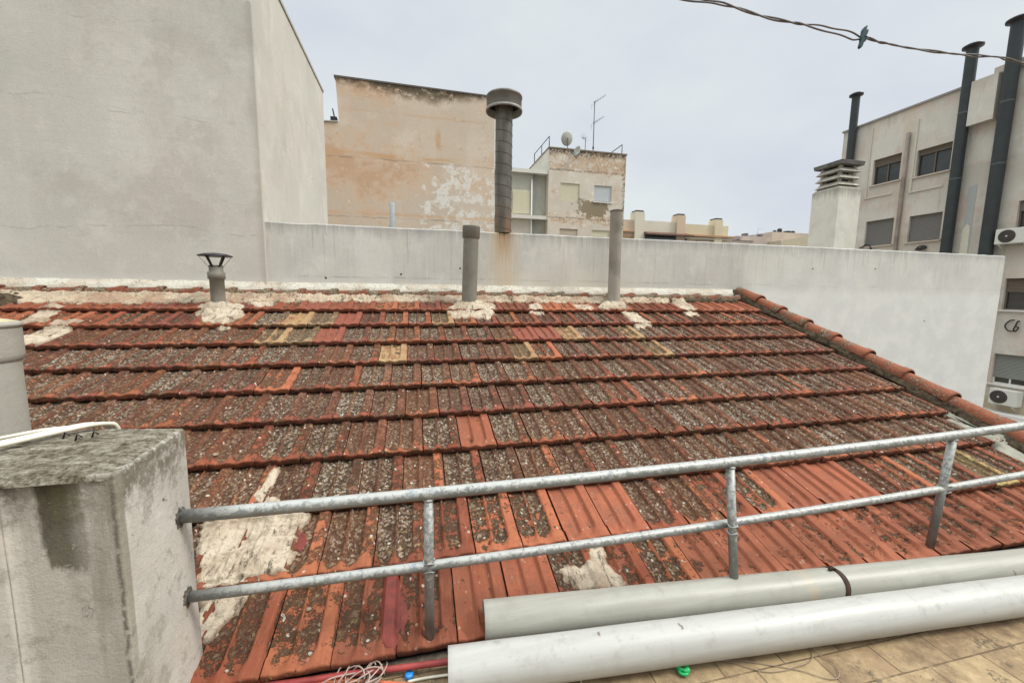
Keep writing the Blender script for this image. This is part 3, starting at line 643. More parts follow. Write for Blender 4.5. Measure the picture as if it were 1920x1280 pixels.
# plaster skirt where wall and roof meet
vs = []; n = 160
for i in range(n+1):
    x = -8 + (4.42+8)*i/n; j = rr_.uniform(-.006, .006); yo = 4.93 if x < -1.6 else 4.98
    vs += [(x, yo-.052+j, 1.50), (x, yo-.046+j, 1.592+j*.8), (x, yo-.02, 1.622+j), (x, yo+.002, 1.66+j*.5)]
M_SKIRT = make_mortar('lime_skirt', (.64, .61, .52), (.54, .47, .37))
MB().add(vs, [(i*4+k, (i+1)*4+k, (i+1)*4+k+1, i*4+k+1) for i in range(n) for k in range(3)], True).build('plaster_skirt', M_SKIRT, wv)
for c in ((-1.011, 4.980, 1.709), (-0.192, 4.980, 1.769), (0.498, 4.980, 1.854), (5.730, 4.980, 1.981), (6.924, 4.980, 2.011), (8.085, 4.980, 1.195)):
    MB().lathe([(0, -.002), (.011, -.001), (.011, .012)], c, n=14, axis=(0, 1, 0)).build('weep_hole', M_DARK, wv)

# ------------------------------------------------------------------ vents and flues on the roof
M_PVCG = plain('grey_pvc_aged', (.20, .187, .15), .55, var=.14, scale=12)
M_PVCD = plain('grey_pvc_dark', (.145, .135, .105), .55, var=.2, scale=12)
M_BLKM = plain('black_metal', (.035, .03, .032), .45, var=.3, scale=20)
v = empty('roof_vent', (-1.86, 4.425, 1.36), 'short grey vent pipe with a black mushroom cowl, standing on the tile roof', 'vent pipe')
MB().lathe([(.085, -.03), (.070, .03), (.0595, .07), (.0595, .30), (.071, .305), (.071, .365), (.0565, .372), (.0565, .43), (.05, .43), (.05, .38)], (-1.86, 4.425, 1.36), n=32).build('pipe', M_PVCG, v)
MB().lathe([(.001, .520), (.08, .522), (.138, .512), (.140, .520), (.09, .538), (.001, .548)], (-1.86, 4.425, 1.36), n=32).build('cowl_cap', M_BLKM, v)
for k in range(6):
    a = k*math.pi/3+.35; c, s_ = math.cos(a), math.sin(a)
    m = MB(); q = []
    P0 = Vector((-1.86+.052*c, 4.425+.052*s_, 1.36+.41)); P1 = Vector((-1.86+.132*c, 4.425+.132*s_, 1.36+.518)); t = Vector((-s_, c, 0))*.009
    nrm = (P1-P0).cross(t).normalized()*.0015
    m.add([P0-t-nrm, P0+t-nrm, P1+t-nrm, P1-t-nrm, P0-t+nrm, P0+t+nrm, P1+t+nrm, P1-t+nrm], [(0,1,2,3),(7,6,5,4),(0,4,5,1),(1,5,6,2),(2,6,7,3),(3,7,4,0)])
    m.build('strut', M_BLKM, v)
c0 = Vector((.548, 4.532, 1.36)); c1 = Vector((0.576, 4.532, 2.261))+Vector((0, 0, .02)); ax = (c1-c0)
v = empty('pvc_vent_pipe', c0, 'grey plastic vent pipe with a socket end, in a ragged mortar collar on the roof', 'vent pipe')
Ln = ax.length
MB().lathe([(.083, 0), (.083, Ln-.13)], c0, n=32, axis=ax).build('pipe', M_PVCG, v)
MB().lathe([(.083, Ln-.135), (.095, Ln-.12), (.096, Ln-.01), (.097, Ln), (.086, Ln), (.08, Ln-.06), (.075, Ln-.3), (0, Ln-.3)], c0, n=32, axis=ax).build('socket', M_PVCD, v)
M_FIBRE = plaster('fibre_cement', (.34, .315, .265), (.24, .222, .185), (.43, .405, .345), warm=(.34, .29, .225), scale=3)
c0 = Vector((2.354, 4.64, 1.40)); c1 = Vector((2.343, 4.640, 2.560))
v = empty('cement_flue_pipe', c0, 'tall weathered fibre cement flue pipe, rightmost pipe standing on the tile roof', 'flue pipe'); Ln = (c1-c0).length
MB().lathe([(.077, 0), (.0725, .3), (.0725, Ln-.01), (.075, Ln)], c0, n=32, axis=c1-c0).build('pipe', M_FIBRE, v)
MB().lathe([(.08, Ln-.004), (.083, Ln+.002), (.06, Ln+.014), (0, Ln+.016)], c0, n=32, axis=c1-c0).build('cap', plain('pipe_cap', (.12, .10, .09), .9), v)
v = empty('cement_flue_stub', (-1.66, 1.95, .3), 'thick pale cement capped flue behind the pillar, cut by the left edge', 'flue pipe')
M_FIBL = plaster('fibre_cement_pale', (.40, .385, .335), (.33, .315, .27), (.47, .45, .395), scale=2.4)
MB().lathe([(.125, 0), (.125, 1.10)], (-1.664, 1.95, .25), n=40).build('pipe', M_FIBL, v)
MB().lathe([(.125, .995), (.133, 1.0), (.136, 1.02), (.136, 1.12), (.1365, 1.128), (.139, 1.128), (.139, 1.142), (.125, 1.15)], (-1.664, 1.95, .28), n=40).build('collar', M_FIBL, v)
MB().lathe([(.13, 1.148), (.09, 1.158), (0, 1.166)], (-1.664, 1.95, .28), n=40).build('cement_cap', plain('ochre_cement', (.42, .36, .22), .95, var=.3, scale=30, bump=.004), v)

# steel spiral flue on the wall
def steel():
    m = NM('galvanised_spiral', .5, .35, .4)
    n_ = m.noise(1, 5, .6, vec=m.map((14, 14, 2.5))); z = m.xyz()[2]
    c = m.mix(m.rng(n_, .35, .7), (.105, .097, .08), (.185, .172, .145))
    c = m.mix(m.mth('MULTIPLY', m.rng(z, 2.3, 2.75, .75, 0), m.rng(n_, .3, .6)), c, (.22, .12, .06))
    return m.color(c)
M_ST = steel()
fx, fy = 1.035, 5.06
v = empty('spiral_steel_flue', (fx, fy, 2.3), 'tall spiral wound steel flue with a round drum cowl, standing on the low wall', 'flue')
MB().lathe([(.103, 0), (.103, 1.52)], (fx, fy, 2.30), n=36).build('duct', M_ST, v)
pts = []; 
for i in range(int(24*11.6)): a = 2*math.pi*i/24; pts.append((fx+.1035*math.cos(-a+.4), fy+.1035*math.sin(-a+.4), 2.31+.125*i/24))
MB().tube(pts, .0035, n=6).build('seam', plain('flue_seam', (.10, .075, .055), .6, .2), v)
M_ST2 = plain('cowl_steel', (.15, .14, .12), .5, .3, var=.2, scale=8)
cow = MB().lathe([(.207, 3.74), (.210, 3.755), (.210, 3.86), (.216, 3.865), (.218, 3.88), (.208, 3.895), (.12, 3.915), (0, 3.92)], (fx, fy, 0), n=44).build('cowl_drum', M_ST2, v)
MB().lathe([(.204, 3.89), (.206, 3.715), (.218, 3.712), (.221, 3.725), (.220, 3.74), (.209, 3.745)], (fx, fy, 0), n=44).build('cowl_rim', plain('pale_rim', (.30, .29, .26), .6, .2), cow)
MB().lathe([(.0, 3.80), (.205, 3.80)], (fx, fy, 0), n=30).build('cowl_inside', M_DARK, cow)
c0 = Vector((-0.312, 5.600, 2.365)); c1 = Vector((-0.304, 5.600, 2.706))
MB().lathe([(.034, -.8), (.034, .33), (.030, .332), (.0, .325)], c0, n=20).build('thin_vent_pipe', plain('thin_grey', (.33, .34, .34), .6), None, 'thin light grey pipe above the wall in front of the stained ochre building', 'vent pipe')

# ------------------------------------------------------------------ terrace, pipes, pillar, railing
FZ = .185
def floor_mat():
    m = NM('terrace_clay_tile', .9, spec=.2)
    br = m.N.new('ShaderNodeTexBrick'); m.L.new(m.map(loc=(-(1.595 % .262)+.131, -(1.114 % .126), 0), rot=(0, 0, math.radians(0))), br.inputs['Vector'])
    br.inputs['Scale'].default_value = 1; br.inputs['Brick Width'].default_value = .262; br.inputs['Row Height'].default_value = .126; br.inputs['Mortar Size'].default_value = .003
    br.inputs['Mortar Smooth'].default_value = .3; br.offset = .5; br.inputs['Bias'].default_value = 0
    br.inputs['Color1'].default_value = (.37, .275, .15, 1); br.inputs['Color2'].default_value = (.28, .195, .11, 1); br.inputs['Mortar'].default_value = (.12, .085, .05, 1)
    n = m.noise(5, 8, .74); f = m.noise(60, 6, .75); k = m.noise(15, 7, .74, vec=m.map(loc=(2, 5, 0)))
    c = m.mix(m.rng(n, .38, .66, 0, .9), br.outputs['Color'], (.15, .10, .062))
    c = m.mix(m.rng(k, .46, .70, 0, .5), c, (.47, .35, .2))
    c = m.mix(m.rng(f, .54, .72, 0, .55), c, (.12, .085, .055))
    v = m.noise(3.6, 7, .78)
    c = m.mix(m.mth('MULTIPLY', m.rng(v, .55, .62, 0, .85), m.rng(f, .42, .54)), c, (.075, .06, .042))
    h = m.mth('SUBTRACT', m.mth('MULTIPLY', f, .3), br.outputs['Fac'])
    m.bump(h, .003); return m.color(c)
MB().box((-6, -4, -.4), (8, 1.40, FZ)).build('terrace_floor', floor_mat(), None, kind='structure')
MB().box((-6, 1.392, -.3), (4.3, 1.47, .192)).build('terrace_kerb', plain('kerb_mortar', (.13, .10, .075), .95, var=.5, scale=30, bump=.006), None, kind='structure')

def pvc_mat(name, a, b, streak=.3):
    m = NM(name, .42, spec=.4)
    st = m.noise(1, 5, .6, vec=m.map((1.3, 26, 26), (0, 0, .05))); n = m.noise(7, 5, .65); f = m.noise(90, 4, .7)
    c = m.mix(m.rng(st, .35, .7), a, b)
    c = m.mix(m.rng(n, .5, .75, 0, .35), c, tuple(t*.72 for t in a))
    c = m.mix(m.rng(f, .66, .76, 0, .5), c, (.28, .27, .24))
    sc = m.noise(1, 6, .8, vec=m.map((22, 60, 60), (0, 0, .5)))
    c = m.mix(m.rng(sc, .70, .74, 0, .45), c, (.25, .25, .24))
    x = m.xyz()[0]
    if streak:
        d = m.mth('ABSOLUTE', m.mth('SUBTRACT', m.mth('ADD', x, m.mth('MULTIPLY', m.mth('SUBTRACT', n, .5), .05)), 1.64))
        c = m.mix(m.mth('MULTIPLY', m.rng(d, .005, .045, .6, 0), m.rng(st, .3, .6)), c, (.42, .33, .22))
    up = m.xyz(m.g.outputs['Normal'])[2]
    c = m.mix(m.mth('MULTIPLY', m.rng(m.noise(14, 6, .75), .52, .66), m.rng(up, .2, .9, .12, .5)), c, (.27, .26, .215))
    c = m.mix(m.rng(m.noise(130, 3, .6, vec=m.map(loc=(2, 2, 2))), .68, .73, 0, .7), c, (.16, .15, .13))
    nick = m.voro(7, vec=m.mix(.05, m.pos, m.noise(40, 3, col=True)), out='Distance')
    c = m.mix(m.mth('MULTIPLY', m.rng(nick, .05, .065, .8, 0), m.rng(m.noise(3, 2), .55, .58)), c, (.14, .10, .08))
    m.bump(st, .0008)
    return m.color(c)
def pipe(c0, c1, r, mat, name, label):
    c0 = Vector(c0); c1 = Vector(c1); Ln = (c1-c0).length; v = empty(name, c0, label, 'drain pipe', 'spare drain pipes lying along the eave')
    # unequal rings make the tube a touch uneven, like real sun-warped pipe
    prof = [(r-.0045, .9), (r-.0045, 0.002), (r-.0035, 0), (r-.0008, 0), (r, .0012)] + [(r+.0006*math.sin(i*1.7), .02+(Ln-.02)*i/24) for i in range(25)]
    b = MB().lathe(prof, c0, n=64, axis=c1-c0).build('tube', mat, v)
    MB().lathe([(r-.005, .9), (0, .9)], c0, n=24, axis=c1-c0).build('inside', M_DARK, v)
    return v, c0, (c1-c0).normalized()
fa = Vector((.082, 1.275, .262)); fb = Vector((2.609, 1.105, .262)); fb = fa+(fb-fa)*1.35
pipe(fa, fb, .0735, pvc_mat('pvc_front', (.37, .362, .328), (.425, .42, .385), 0), 'drain_pipe', 'pale grey plastic pipe nearest the clay terrace tiles, lying in front of the other pipe')
ra = Vector((.232, 1.440, .283)); rb = Vector((2.82, 1.250, .262)); rb = ra+(rb-ra)*1.3
v, c0, d = pipe(ra, rb, .0735, pvc_mat('pvc_rear', (.29, .28, .235), (.35, .34, .29), .5), 'drain_pipe', 'pale grey plastic pipe on the tile eave, tied with a dark brown strap')
# the strap: a thin band set slightly askew round the pipe
tq = (Vector((1.80, 0, 0))-Vector((c0.x, 0, 0))).x/d.x; c = c0+d*tq
u = Vector((0, 0, 1)); u = (u-d*u.dot(d)).normalized(); w_ = d.cross(u); vs = []; n = 48
for k in range(n):
    a = 2*math.pi*k/n; q = u*math.cos(a)+w_*math.sin(a); sk = d*(.012*math.cos(a)+.006*math.sin(2*a))
    for e, rr in ((-.012, .0738), (-.012, .0762), (.012, .0762), (.012, .0738)): vs.append(c+sk+d*e+q*rr)
M_STRAP = plain('dark_strap', (.045, .022, .016), .7, var=.4)
MB().add(vs, [(k*4+j, k*4+(j+1) % 4, ((k+1) % n)*4+(j+1) % 4, ((k+1) % n)*4+j) for k in range(n) for j in range(4)], True).build('strap', M_STRAP, v)
kx = c+u*.078-d*.01
MB().tube([kx-d*.015, kx+u*.012+d*.002, kx+d*.018+u*.006, kx-d*.005-u*.002], [.006, .007, .006, .004], n=8).build('strap_knot', M_STRAP, v)

# pillar: the end of a rendered wall
pil = empty('rendered_pillar', (-.9, 1.35, .1), 'thick grey rendered pillar with a lichen covered top, holding the left end of the railing', 'pillar')
def quadgrid(m, A, B, C, D, nu, nv, amp, seed, nrm):
    rr = random.Random(seed); nrm = Vector(nrm); vs = []
    A, B, C, D = map(Vector, (A, B, C, D))
    for j in range(nv+1):
        for i in range(nu+1):
            s, t = i/nu, j/nv; p = (A*(1-s)+B*s)*(1-t)+(D*(1-s)+C*s)*t
            k = amp if 0 < i < nu and 0 < j < nv else 0
            vs.append(p+nrm*(rr.uniform(-1, 1)*k))
    m.add(vs, [(j*(nu+1)+i, j*(nu+1)+i+1, (j+1)*(nu+1)+i+1, (j+1)*(nu+1)+i) for j in range(nv) for i in range(nu)], True)
# plan outline (CCW from above), near right corner first
plan = [(-.745, 1.163), (-.768, 1.526), (-1.072, 1.58), (-1.19, 1.50), (-1.30, 1.42), (-2.2, 1.46), (-2.2, 1.163), (-.985, 1.163), (-.985, 1.178), (-.965, 1.182), (-.88, 1.182), (-.765, 1.166)]
m = MB(); bm = bmesh.new()
vsb = [bm.verts.new((p[0], p[1], .05)) for p in plan]; fcb = bm.faces.new(vsb)
ex = bmesh.ops.extrude_face_region(bm, geom=[fcb]); top = [e for e in ex['geom'] if isinstance(e, bmesh.types.BMVert)]
bmesh.ops.translate(bm, verts=top, vec=(0, 0, 1.05))
bmesh.ops.recalc_face_normals(bm, faces=bm.faces)
bmesh.ops.bevel(bm, geom=[e for e in bm.edges], offset=.009, segments=3, affect='EDGES', profile=.6)
bmesh.ops.triangulate(bm, faces=[f for f in bm.faces if len(f.verts) > 4])
bmesh.ops.subdivide_edges(bm, edges=[e for e in bm.edges if e.calc_length() > .06], cuts=3, use_grid_fill=True)
from mathutils import noise as mnoise
for vt in bm.verts:
    n3 = mnoise.noise_vector(vt.co*14)*.0028+mnoise.noise_vector(vt.co*40)*.0012; vt.co += n3
for fc in bm.faces: fc.smooth = True
me = bpy.data.meshes.new('pillar_body'); bm.to_mesh(me); bm.free(); me.materials.append(M_PILLAR)
o = bpy.data.objects.new('pillar_body', me); COL.objects.link(o); adopt(o, pil)
# rough screed on top
P = [(p[0], p[1]) for p in plan]
gx = np.arange(-2.2, -.70, .009); gy = np.arange(1.12, 1.64, .009); X, Y = np.meshgrid(gx, gy)
sdp = poly_sd(X, Y, [(-.748, 1.166), (-.770, 1.523), (-1.072, 1.577), (-1.19, 1.497), (-1.30, 1.417), (-2.2, 1.457), (-2.2, 1.166)])
Z = 1.094 + .014*np.tanh(np.clip(sdp, -.02, 1)/.025) + fnoise(X*.6, Y*1.6, 5, 22)*.014 + fnoise(X, Y, 8, 70)*.006
Z = np.where(sdp < 0, 1.085, Z); keep = sdp > -.006
cells = keep[:-1, :-1] & keep[1:, :-1] & keep[:-1, 1:] & keep[1:, 1:]; ny_, nx_ = X.shape
m = MB(); m.v = list(zip(X.ravel().tolist(), Y.ravel().tolist(), Z.ravel().tolist())); m.f = [(i*nx_+j, i*nx_+j+1, (i+1)*nx_+j+1, (i+1)*nx_+j) for i, j in np.argwhere(cells).tolist()]; m.sm = [True]*len(m.f)
m.build('pillar_top', M_PTOP, pil)

# railing
M_RAIL = None
def rail_mat():
    m = NM('galvanised_paint', .48, .25, .4)
    n = m.noise(9, 6, .7); f = m.noise(48, 6, .75, dist=.5); x, y, z = m.xyz()
    c = m.mix(m.rng(n, .4, .65), (.175, .178, .165), (.25, .252, .235))
    up = m.xyz(m.g.outputs['Normal'])[2]
    a = m.mth('ADD', f, m.mth('MULTIPLY', up, .16))
    c = m.mix(m.rng(a, .52, .62, 0, .85), c, (.42, .42, .39))
    c = m.mix(m.mth('MULTIPLY', m.rng(m.noise(22, 6, .8, vec=m.map(loc=(4, 4, 4))), .60, .63), .8), c, (.20, .24, .27))
    c = m.mix(m.rng(x, -.75, -.55, .55, 0), c, (.14, .145, .14))
    m.bump(f, .0016); return m.color(c)
M_RAIL = rail_mat()
rl = empty('pipe_railing', (.025, 1.45, .2), 'grey galvanised pipe railing with two rails and three posts before the tile roof', 'railing')
YR = 1.45
tops = [(-0.762, 1.450, 0.829), (-0.411, 1.450, 0.829), (0.026, 1.450, 0.825), (0.627, 1.450, 0.830), (1.318, 1.450, 0.833), (1.944, 1.450, 0.855), (2.590, 1.450, 0.869), (3.193, 1.450, 0.886)]
lows = [(-0.752, 1.450, 0.543), (-0.423, 1.450, 0.547), (0.026, 1.450, 0.543), (0.637, 1.450, 0.543), (1.316, 1.450, 0.546), (1.950, 1.450, 0.566), (2.593, 1.450, 0.591), (3.258, 1.450, 0.605)]
def smooth_line(P, deg=2):
    P = np.array(P); cz = np.polyfit(P[:, 0], P[:, 2], deg); xs = np.linspace(P[0, 0], P[-1, 0]+.9, 26)
    return [(float(x_), float(P[0, 1]), float(np.polyval(cz, x_))) for x_ in xs], cz
tp, cz1 = smooth_line(tops); lp, cz2 = smooth_line(lows)
MB().tube(tp, .0215, n=24).build('rail', M_RAIL, rl); MB().tube(lp, .0178, n=24).build('rail', M_RAIL, rl)
def railz(cz, x_): return float(np.polyval(cz, x_))
for xp, foot in ((.026, (0.023, 1.450, 0.214)), (1.325, (1.322, 1.372, .300)), (2.655, (2.598, 1.450, 0.252))):
    zt = railz(cz1, xp)-.015; f_ = Vector(foot); f_.x = f_.x*.5+xp*.5 if abs(f_.x-xp) < .03 else f_.x
    MB().tube([(xp, YR, zt), tuple(f_)], .018, n=20).build('post', M_RAIL, rl)
    # weld beads
    for cz_, r_ in ((cz2, .0205),):
        m = MB(); zz = railz(cz_, xp); yj = YR + (f_.y-YR)*(zt-zz)/(zt-f_.z)
        for s_ in (-1, 1):
            m.tube([(xp+.0205*math.cos(a), yj+.0205*math.sin(a), zz+s_*.0165+.004*math.sin(3*a)) for a in [2*math.pi*i/18 for i in range(19)]], .0035, n=6)
        m.build('weld', M_RAIL, rl)
    m = MB(); m.tube([(xp+.019*math.cos(a), YR+.019*math.sin(a), zt-.005) for a in [2*math.pi*i/18 for i in range(19)]], .004, n=6); m.build('weld', M_RAIL, rl)
M_SOCK = plain('broken_edge', (.10, .09, .075), .95, var=.7, scale=90, bump=.004)
for cz_, r_, sd_0 in ((cz1, .0218, 3), (cz2, .0181, 5)):
    rq = random.Random(sd_0); vs = []; n = 26
    for k in range(n):
        a = 2*math.pi*k/n; ro = r_+.003+.011*rq.random()**2*(1.6 if math.sin(a) < 0 else 1)
        for rr2, xo in ((r_-.002, .004), (ro, .0015), (ro+.003, -.004)): vs.append((-.7605+xo, YR+rr2*math.cos(a), railz(cz_, -.757)+rr2*math.sin(a)))
    MB().add(vs, [(k*3+j, ((k+1) % n)*3+j, ((k+1) % n)*3+j+1, k*3+j+1) for k in range(n) for j in range(2)]).build('broken_render', M_SOCK, rl)

# cables on the pillar
M_CABW = plain('white_cable', (.66, .62, .50), .6, var=.12)
def curve_pts(P, n=8):
    """Catmull-Rom through points"""
    P = [Vector(p) for p in P]; P = [P[0]*2-P[1]] + P + [P[-1]*2-P[-2]]; o = []
    for i in range(1, len(P)-2):
        for k in range(n):
            t = k/n; a, b, c, d = P[i-1:i+3]
            o.append(.5*((2*b)+(c-a)*t+(2*a-5*b+4*c-d)*t*t+(3*b-3*c+d-a)*t**3))
    o.append(P[-2]); return o
cab = MB()
for dy, dz in ((0, .0), (.012, .004), (-.013, 0)):
    cab.tube(curve_pts([(-1.55, 1.02+dy*2, 1.128+dz), (-1.24, 1.24+dy*2, 1.126+dz), (-1.13, 1.40+dy, 1.124+dz), (-1.075, 1.50+dy, 1.122+dz), (-1.03-dy, 1.565, 1.118), (-1.01-dy, 1.60, 1.08), (-1.02-dy, 1.615, .9)]), .0062, n=8)
cab.build('cable_bundle', M_CABW, None, 'white cables bundled together running along the top of the pillar', 'cable')
MB().tube(curve_pts([(-1.6, 1.10, 1.13), (-1.26, 1.36, 1.128), (-1.19, 1.445, 1.124), (-1.14, 1.52, 1.12), (-1.09, 1.555, 1.115), (-1.05, 1.575, 1.118)]), .0058, n=8).build('loose_cable', M_CABW, None, 'single white cable lying further back than the bundle on top of the pillar', 'cable')
for c, wh in zip( ((-1.045, 1.456, 1.125), (-0.999, 1.433, 1.125), (-0.970, 1.452, 1.125)), ('touching the white cables', 'middle one of the three', 'furthest from the cables')):
    MB().tube([(c[0]-.006, c[1], 1.108), (c[0], c[1], 1.128), (c[0]+.009, c[1]+.004, 1.116)], .0026, n=6).build('cable_clip', M_BLKM, None, 'small black plastic clip on the pillar top, '+wh, 'clip', 'black clips on the pillar top')

# things on the floor by the eave
M_REDC = plain('red_conduit', (.27, .045, .04), .5, var=.25, scale=16)
MB().tube(curve_pts([(-0.695, 1.420, 0.210), (-0.425, 1.398, 0.210), (-0.249, 1.391, 0.210), (-0.083, 1.373, 0.215), (0.097, 1.356, 0.220), (0.325, 1.345, 0.220)]), .0105, n=14).build('red_conduit', M_REDC, None, 'dark red plastic conduit running along the eave to under the front pipe', 'conduit')
MB().tube([(-0.457, 1.389, 0.200), (-0.283, 1.381, 0.200), (-0.173, 1.353, 0.200), (-0.027, 1.309, 0.200)], .006, n=10).build('orange_conduit', plain('orange_conduit', (.42, .12, .05), .5), None, 'thin orange red tube lying in front of the dark red conduit', 'conduit')
M_TWINE = plain('beige_wire', (.36, .27, .22), .6, var=.15)
m = MB(); rr_ = random.Random(12); base = Vector((-0.216, 1.381, 0.200))
def loop(cx, cy, rx, ry, rot, z, k=22):
    P = []
    for i in range(k+1):
        a = 2*math.pi*i/k*(.88); p = Vector((rx*math.cos(a), ry*math.sin(a), 0)); p = Matrix.Rotation(rot, 3, 'Z') @ p
        P.append((cx+p.x, cy+p.y, z+.014*math.sin(a*1.5+rot)+.012))
    return P
for (px_, py_, rx, ry, rot) in ((.0, 0, .05, .03, .3), (.03, -.01, .06, .025, .9), (-.03, -.01, .045, .03, -.4), (.055, 0, .045, .032, 1.4), (-.07, .0, .028, .018, 1.2), (.01, -.03, .07, .03, .1), (.045, -.02, .03, .045, .2), (-.01, -.02, .055, .035, 2.2)):
    m.tube(loop(base.x+px_, base.y+py_, rx, ry, rot, .205), .0026, n=6)
m.tube(curve_pts([(base.x-.02, base.y, .22), (base.x-.10, base.y-.01, .225), (base.x-.16, base.y-.02, .20)]), .0026, n=6)
m.build('wire_tangle', M_TWINE, None, 'tangle of thin beige wire loops lying against the red conduit', 'wire')
m = MB()
for (px_, rx, ry, rot) in ((.02, .04, .02, .5), (.0, .05, .015, 1.1), (.05, .03, .02, .0)): m.tube(loop(base.x+px_, base.y-.02, rx, ry, rot, .188), .003, n=6)
m.build('dark_wire_tangle', plain('dark_wire', (.05, .04, .04), .6), None, 'dark thin wires under the beige wire tangle', 'wire')
MB().tube(curve_pts([(-0.055, 1.337, 0.190), (0.010, 1.336, 0.192), (0.104, 1.327, 0.195)]), .0045, n=8).build('white_cord', plain('cream_cord', (.62, .58, .46), .6), None, 'short cream cord coming out from under the front pipe beside the blue cap', 'cord')
bc = Vector((-0.051, 1.357, 0.195))
MB().lathe([(.0, .0), (.014, 0), (.015, .004), (.015, .012), (.013, .015), (0, .016)], (bc.x, bc.y, .187), n=26).build('bottle_cap', plain('blue_plastic', (.02, .22, .62), .35, var=.05, spec=.5), None, 'small bright blue plastic cap on the ground beside the wire tangle', 'cap')
of = Vector((-0.573, 1.432, 0.210))
MB().lathe([(0, -.02), (.018, -.014), (.026, .0), (.022, .014), (.01, .021), (0, .021)], (of.x, of.y, .21), n=20).build('orange_fruit', plain('orange_skin', (.62, .20, .02), .5, var=.25, scale=40), None, 'small orange ball partly cut by the bottom edge, beside the pillar', 'fruit')
m = MB(); rr_ = random.Random(3)
for k in range(14):
    a = rr_.uniform(0, 6.28); l = rr_.uniform(.03, .07); c = Vector((of.x+rr_.uniform(-.015, .05), of.y+rr_.uniform(.0, .03), .2))
    m.tube([c, c+Vector((math.cos(a)*l*.4, math.sin(a)*l*.4, l*.6)), c+Vector((math.cos(a)*l, math.sin(a)*l, l*.75))], [.0012, .001, .0005], n=5)
m.build('weed', plain('dry_weed', (.17, .19, .05), .8, var=.4), None, 'wispy green weed growing at the eave beside the orange ball', 'plant')
gp = Vector((0.926, 1.159, 0.200))
m = MB(); m.tube(curve_pts([gp+Vector((-.022, .03, .0)), gp+Vector((-.016, .012, .006)), gp+Vector((.0, -.004, .004)), gp+Vector((.014, -.006, .006)), gp+Vector((.018, .006, .008)), gp+Vector((.012, .010, .008))]), [.006]*16+[.009]*10+[.0055]*15, n=10)
m.tube(curve_pts([gp+Vector((-.012, .02, .002)), gp+Vector((-.016, -.004, -.002)), gp+Vector((.0, -.014, -.002)), gp+Vector((.012, -.010, 0))]), .006, n=8)
m.build('green_hook', plain('green_plastic', (.01, .36, .10), .3, var=.15, spec=.5), None, 'crumpled bright green plastic piece on the clay tiles in front of the pipe', 'plastic piece')
M_THINW = plain('thin_brown_wire', (.26, .19, .14), .5)
MB().tube(curve_pts([(1.047, 1.195, 0.190), (1.131, 1.160, 0.190), (1.188, 1.119, 0.190), (1.235, 1.096, 0.190), (1.299, 1.088, 0.190), (1.347, 1.088, 0.195), (1.417, 1.096, 0.190), (1.462, 1.117, 0.190), (1.486, 1.156, 0.190), (1.499, 1.179, 0.190), (1.487, 1.124, 0.192), (1.507, 1.077, 0.192), (1.489, 1.036, 0.192), (1.458, 1.021, 0.190), (1.416, 1.033, 0.190), (1.357, 1.076, 0.190), (1.277, 1.113, 0.190), (1.174, 1.156, 0.190), (1.078, 1.181, 0.190), (1.044, 1.198, 0.190)]), .0016, n=6).build('wire_loop', M_THINW, None, 'thin brown wire looping over the clay tiles from under the front pipe', 'wire')
MB().tube(curve_pts([(0.582, 1.239, 0.190), (0.557, 1.219, 0.190), (0.530, 1.184, 0.190)]), .003, n=6).build('cord_end', plain('cream_cord_end', (.62, .58, .46), .6), None, 'stub of cream cord at the bottom edge, left of the green plastic piece', 'cord')

# overhead twisted cable with peg
M_WIRE = plain('overhead_cable', (.14, .125, .12), .6, var=.3, scale=60)
up_ = [(0.663, 1.100, 2.383), (0.763, 1.100, 2.387), (0.840, 1.100, 2.392), (0.903, 1.100, 2.383), (0.996, 1.100, 2.377), (1.091, 1.100, 2.375), (1.154, 1.100, 2.376), (1.225, 1.100, 2.382), (1.301, 1.100, 2.381), (1.357, 1.100, 2.373), (1.389, 1.100, 2.373), (1.438, 1.100, 2.368), (1.476, 1.100, 2.366), (1.554, 1.100, 2.368), (1.670, 1.100, 2.372), (1.765, 1.100, 2.377), (1.863, 1.100, 2.385), (1.959, 1.100, 2.394), (2.016, 1.100, 2.393), (2.138, 1.100, 2.391)]
dn_ = [(0.663, 1.100, 2.379), (0.763, 1.100, 2.380), (0.841, 1.100, 2.383), (0.903, 1.100, 2.386), (0.996, 1.100, 2.374), (1.091, 1.100, 2.374), (1.150, 1.100, 2.375), (1.251, 1.100, 2.367), (1.323, 1.100, 2.361), (1.365, 1.100, 2.365), (1.394, 1.100, 2.371), (1.443, 1.100, 2.367), (1.482, 1.100, 2.369), (1.555, 1.100, 2.366), (1.670, 1.100, 2.370), (1.766, 1.100, 2.375), (1.864, 1.100, 2.381), (1.959, 1.100, 2.391), (2.017, 1.100, 2.390), (2.140, 1.100, 2.386)]
def twist(P, ph):
    o = []; Q = curve_pts(P, 10)
    for i, p in enumerate(Q):
        a = i*.33+ph; o.append(p+Vector((0, .0022*math.cos(a), .0014*math.sin(a))))
    return o
wc = empty('overhead_cable', (1.36, 1.1, 2.37), 'two twisted grey strands of cable crossing the sky at the upper right', 'cable')
MB().tube(twist(up_, 0), .0024, n=8).build('strand', M_WIRE, wc); MB().tube(twist(dn_, math.pi), .0024, n=8).build('strand', M_WIRE, wc)
A = Vector((1.364, 1.090, 2.396)); B = Vector((1.352, 1.090, 2.333)); M_ = Vector((1.361, 1.090, 2.360))
M_TEAL = plain('teal_plastic', (.006, .045, .05), .4, var=.25, scale=90, spec=.5)
pg = empty('clothes_peg', M_, 'dark teal plastic clothes peg clipped on the overhead cable', 'clothes peg')
ax = (A-B).normalized(); sd2 = Vector((.85, -.2, .0)); sd2 = (sd2-ax*sd2.dot(ax)).normalized(); th = ax.cross(sd2)
